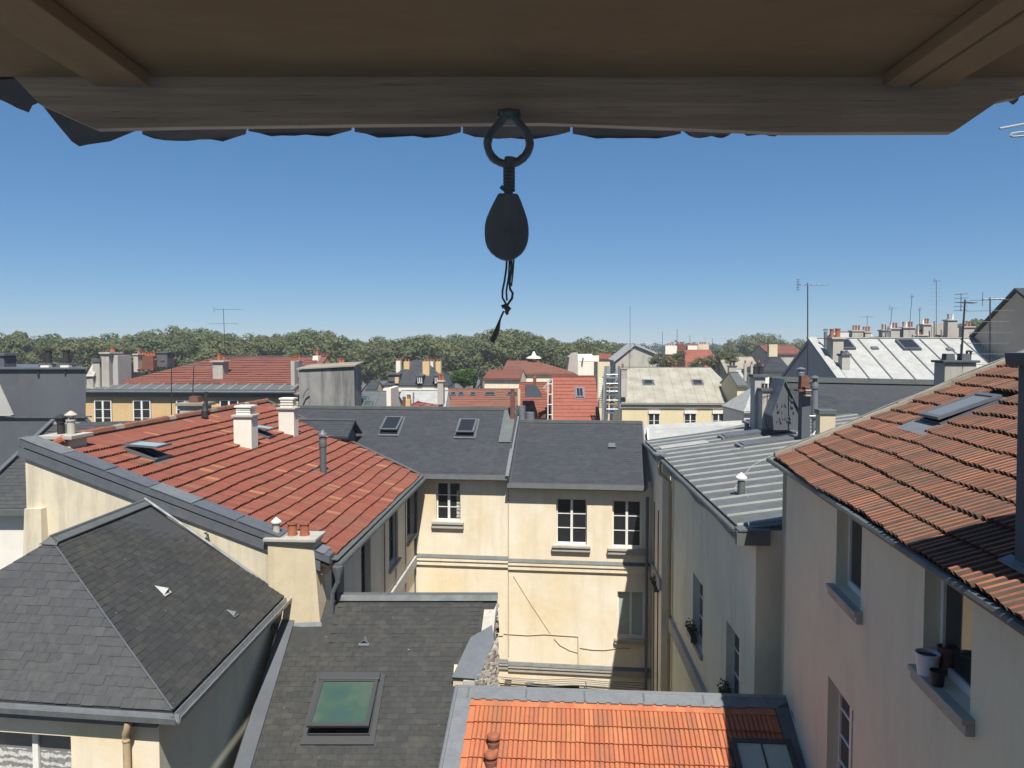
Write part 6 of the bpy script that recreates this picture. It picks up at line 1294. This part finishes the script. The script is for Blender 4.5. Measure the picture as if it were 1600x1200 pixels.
antenna(1355, 493, 520, 66, 'faint small aerial left of the chimney row', 'fm', .9, .1, 4, r=.02)
antenna(268, 553, 656, 30, 'thin rusty mast rising before the ochre house windows', 'none', .5)
antenna(303, 572, 620, 29.5, 'pale mast with a side boom on the red ridge stack', 'yagi', 1.2, .9, 7, 301)
antenna(983, 545, 577, 69, 'aerial with many bars on the pale zinc ridge', 'comb', .9, .1, 6)
antenna(984.5, 478, 560, 100, 'needle thin whip mast above the grey gable', 'none', 1, r=.03)
antenna(1058, 514, 540, 120, 'small aerial on the distant white chimney', 'fm', 1.6, .1, 5, r=.04); antenna(1035, 518, 540, 120, 'distant double aerial left of the white chimney', 'yagi', 2.0, .1, 8, r=.04)
antenna(1078, 524, 540, 120, 'tiny aerial on the distant tan chimney', 'fm', 1.4, .1, 4, r=.04); antenna(1113, 528, 560, 90, 'thin distant mast with a long boom left of the far wood', 'yagi', 2.6, .1, 10, r=.03)
ow = thing('antenna', 'bright aerial loop entering the frame at the upper right', 'antenna', at(1690, 260, 5), A)
m = MB(); m.cyl(at(1700, 1030, 5), at(1690, 170, 5), .02, None, 8); m.build('mast', STEEL, ow)
m = MB(); m.tube([at(1562, 201, 5), at(1700, 175, 5)], .007, 6); m.tube([at(1700, 200, 5), at(1590, 207, 5), at(1580, 209, 5), at(1578, 211.5, 5), at(1582, 213.5, 5), at(1592, 213, 5), at(1700, 205, 5)], .006, 6); m.build('boom', ZINCW, ow, smooth=True)
# stack on the red ridge (behind the ridge)
ch = chimney(red, (at(302, 650, 25).x, 25.2), F1.u, .8, .6, -3.2, at(302, 634, 25).z, STONE, MORTAR, [(0, .16, .2, 'square', TERRAB)], cap_o=.1, cap_h=.1)
m = MB(); q = at(320, 652, 24.0); m.lathe(q, [(.11, 0), (.11, .2), (.09, .22), (.08, .35), (.02, .5)], 8); m.build('vent_pipe', IRON, red, smooth=True)
m = MB(); q = at(322, 645, 24.5); m.cyl(q, at(322, 612, 24.5), .06, None, 8); m.build('metal_flue', IRON, red, smooth=True)

# ================================================================== trees
def crown(name, n_clump, n_leaf, rx, rz, s, seed):
    rg = random.Random(seed); m = MB()
    for i in range(n_clump):
        z = rg.uniform(-.75, 1); t = rg.uniform(0, 2 * pi); q = sqrt(1 - z * z); k = rg.uniform(.45, 1)
        c = V((q * cos(t) * rx * k * .8, q * sin(t) * rx * k * .8, z * rz * k * .85)); r = rg.uniform(.16, .36) * rx
        leafball(m, c, r, n_leaf, s, .85, rg)
    me = bpy.data.meshes.new(name); me.from_pydata([tuple(p) for p in m.v], [], m.f); me.update(); return me
CR = [crown('crown', 58, 150, 5.4, 5.8, .30, k) for k in range(5)]
for me in CR: me.materials.append(LEAF)
tm = MB(); tm.tube([V((0, 0, 0)), V((.1, 0, 4)), V((-.1, .1, 8)), V((0, 0, 12))], [.42, .33, .27, .16], 7)
for k in range(5):
    a = k * 1.3; tm.tube([V((0, 0, 7 + k * .5)), V((cos(a) * 1.6, sin(a) * 1.6, 9.2 + k * .5)), V((cos(a) * 3, sin(a) * 3, 11.5 + k * .5))], [.17, .12, .05], 5)
TR = bpy.data.meshes.new('trunk'); TR.from_pydata([tuple(p) for p in tm.v], [], tm.f); TR.update(); TR.materials.append(BARK)
def tree(x, Y, top, label, group, sc=1.0, me=None, mat=None, name='plane_tree'):
    p = V((x, Y, GZ)); rt = thing(name, label, 'tree', p, group); H = top - GZ; k = rnd(.9, 1.1) * sc
    c = bpy.data.objects.new('crown', me or random.choice(CR)); COL.objects.link(c); c.parent = rt
    hz = min(1.35, H / 19.5); c.location = (0, 0, H - 5.3 * k * hz); c.scale = (k, k, k * hz); c.rotation_euler = (0, 0, rnd(0, 6.28))
    t = bpy.data.objects.new('trunk', TR); COL.objects.link(t); t.parent = rt; t.scale = (1, 1, max(.3, (H - 4) / 13.5)); return rt
G1 = 'plane trees in the avenue beyond the roofs'
skyl = [(-60, 520), (0, 516), (40, 520), (90, 529), (140, 524), (180, 527), (220, 522), (280, 514), (330, 520), (380, 528), (430, 522), (490, 514), (520, 518), (560, 532), (600, 534), (650, 524), (690, 527), (740, 525), (770, 518), (800, 516), (830, 524), (870, 532), (920, 532), (960, 538), (1000, 542)]
def sky_y(px):
    for (a, ya), (b, yb) in zip(skyl, skyl[1:]):
        if a <= px <= b: return ya + (yb - ya) * (px - a) / (b - a)
    return 536
random.seed(21)
L1 = 'broad green plane tree in the front of the avenue beyond the roofs'; L2 = 'green plane tree in the rear rank of the avenue'
for row_, (Y, dx, sy) in enumerate(((150, 6.6, 7), (168, 6.8, 1.5), (190, 7.6, 0))):
    x = -118 + row_ * 2
    while x < 40:
        px = 800 + FOC * x / Y
        if px < 985: 
            yy = sky_y(px) - 4 + sy + rnd(-2.5, 3.5); tree(x, Y + rnd(-4, 4), at(px, yy, Y).z, L1 if row_ == 0 else L2, G1, 1.0)
        x += .84 * dx * rnd(.85, 1.15)
for i, (px, yy, Y, sc) in enumerate(((1172, 524, 250, 1.25), (1196, 519, 255, 1.5), (1222, 527, 250, 1.2), (1150, 531, 260, 1.1), (1250, 530, 240, 1.2))): tree(at(px, yy, Y).x, Y, at(px, yy, Y).z, 'rounded tree in the far clump left of the white zinc roof', 'trees in the far clump', sc)
for px, yy, Y, sc in ((1520, 499, 120, .7), (1535, 496, 122, .75), (1548, 500, 120, .7)): tree(at(px, yy, Y).x, Y, at(px, yy, Y).z, 'dark tree top peeping over behind the grey gable', 'trees behind the grey gable', sc)
bme = crown('crown', 40, 160, 1.75, 1.15, .11, 77); bme.materials.append(LEAFG)
rt = thing('round_bush', 'clipped rounded bright green tree beside the old red roof', 'tree', V((at(724, 600, 84).x, 84, GZ)))
c = bpy.data.objects.new('crown', bme); COL.objects.link(c); c.parent = rt; c.location = (0, 0, at(724, 594, 84).z - GZ); t = bpy.data.objects.new('trunk', TR); COL.objects.link(t); t.parent = rt; t.scale = (.5, .5, .85)
sme = crown('crown', 24, 60, 1.25, 1.0, .11, 78); sme.materials.append(LEAF)
for px, yy, Y in ((1027, 563, 98), (1046, 566, 97), (1060, 558, 104), (1090, 570, 96), (1112, 566, 100), (1128, 556, 100), (1140, 562, 99)):
    rt = thing('garden_tree', 'small dark garden tree between the pale zinc ridge and the red roofs', 'tree', V((at(px, yy, Y).x, Y, GZ)), 'garden trees before the red roofs'); zc = at(px, yy, Y).z - GZ
    c = bpy.data.objects.new('crown', sme); COL.objects.link(c); c.parent = rt; c.location = (0, 0, zc); c.rotation_euler = (0, 0, rnd(0, 6)); t = bpy.data.objects.new('trunk', TR); COL.objects.link(t); t.parent = rt; t.scale = (.4, .4, zc / 12.5)
ORD = ['first', 'second', 'third', 'fourth', 'fifth', 'sixth', 'seventh', 'eighth', 'ninth', 'tenth', 'eleventh', 'twelfth', 'thirteenth', 'fourteenth', 'fifteenth', 'sixteenth', 'seventeenth', 'eighteenth', 'nineteenth', 'twentieth']
def ordinals(objs, fmt):
    for i, o in enumerate(sorted(objs, key=lambda o: proj(o.location - Z * CZ)[0])): o['label'] = fmt % ORD[min(i, 19)]
av = [o for o in bpy.data.objects if o.get('group') == G1]
ZONES = ((-999, 135, 'the dark clad house'), (135, 460, 'the ochre house roof'), (460, 560, 'the stained party wall'), (560, 700, 'the mansard house'), (700, 780, 'the round bush'), (780, 888, 'the brown hip roof'), (888, 1200, 'the white parapet house'))
for lab, sel in (('front', L1), ('rear', L2)):
    for a, b, nm in ZONES:
        ordinals([o for o in av if o['label'] == sel and a <= proj(o.location - Z * CZ)[0] < b], '%s ' + lab + ' rank plane tree from the left behind ' + nm)
ordinals([o for o in bpy.data.objects if o.get('group') == 'garden trees before the red roofs'], '%s small garden tree from the left before the red roofs')
ordinals([o for o in bpy.data.objects if o.get('group') == 'trees in the far clump'], '%s rounded tree from the left in the far clump')
ordinals([o for o in bpy.data.objects if o.get('group') == 'trees behind the grey gable'], '%s dark tree top from the left behind the grey gable')
# distant wood and pale houses on the skyline
m = MB(); rg = random.Random(4)
for i in range(420):
    px = rg.uniform(-200, 1500); Y = rg.uniform(420, 620); c = at(px, 547 + rg.uniform(-3.0, 5), Y); leafball(m, c, rg.uniform(4, 7), 110, .85, .7, rg)
m.build('far_wood', LEAFD, None, recalc=False, kind='stuff')
for i, (px, y) in enumerate(((1128, 539), (1141, 539.5), (1153, 541), (1163, 557), (1172, 556), (1135, 557))):
    p = at(px, y, 330); m = MB(); m.box(V((p.x, p.y, GZ)), V((3.2, 0, 0)), V((0, 6, 0)), Z * (p.z - GZ)); m.build('distant_house', WHITEC, None, cat='house', label='tiny white house front on the wooded horizon', group='tiny white houses on the horizon')

ordinals([o for o in bpy.data.objects if o.get('group') == 'tiny white houses on the horizon'], '%s tiny white house front from the left on the wooded horizon')
# ================================================================== thin summer haze: one closed box of even air round everything
hm = bpy.data.materials.new('haze'); hm.use_nodes = True; ht = hm.node_tree; ht.nodes.clear()
pv = ht.nodes.new('ShaderNodeVolumePrincipled'); pv.inputs['Color'].default_value = (0.86, 0.92, 1.0, 1); pv.inputs['Density'].default_value = 0.00045
hout = ht.nodes.new('ShaderNodeOutputMaterial'); ht.links.new(pv.outputs[0], hout.inputs['Volume'])
m = MB(); m.box(V((-1600, -1600, GZ - 1)), V((3200, 0, 0)), V((0, 3200, 0)), Z * (12 - GZ)); m.build('haze', hm, None, kind='stuff')
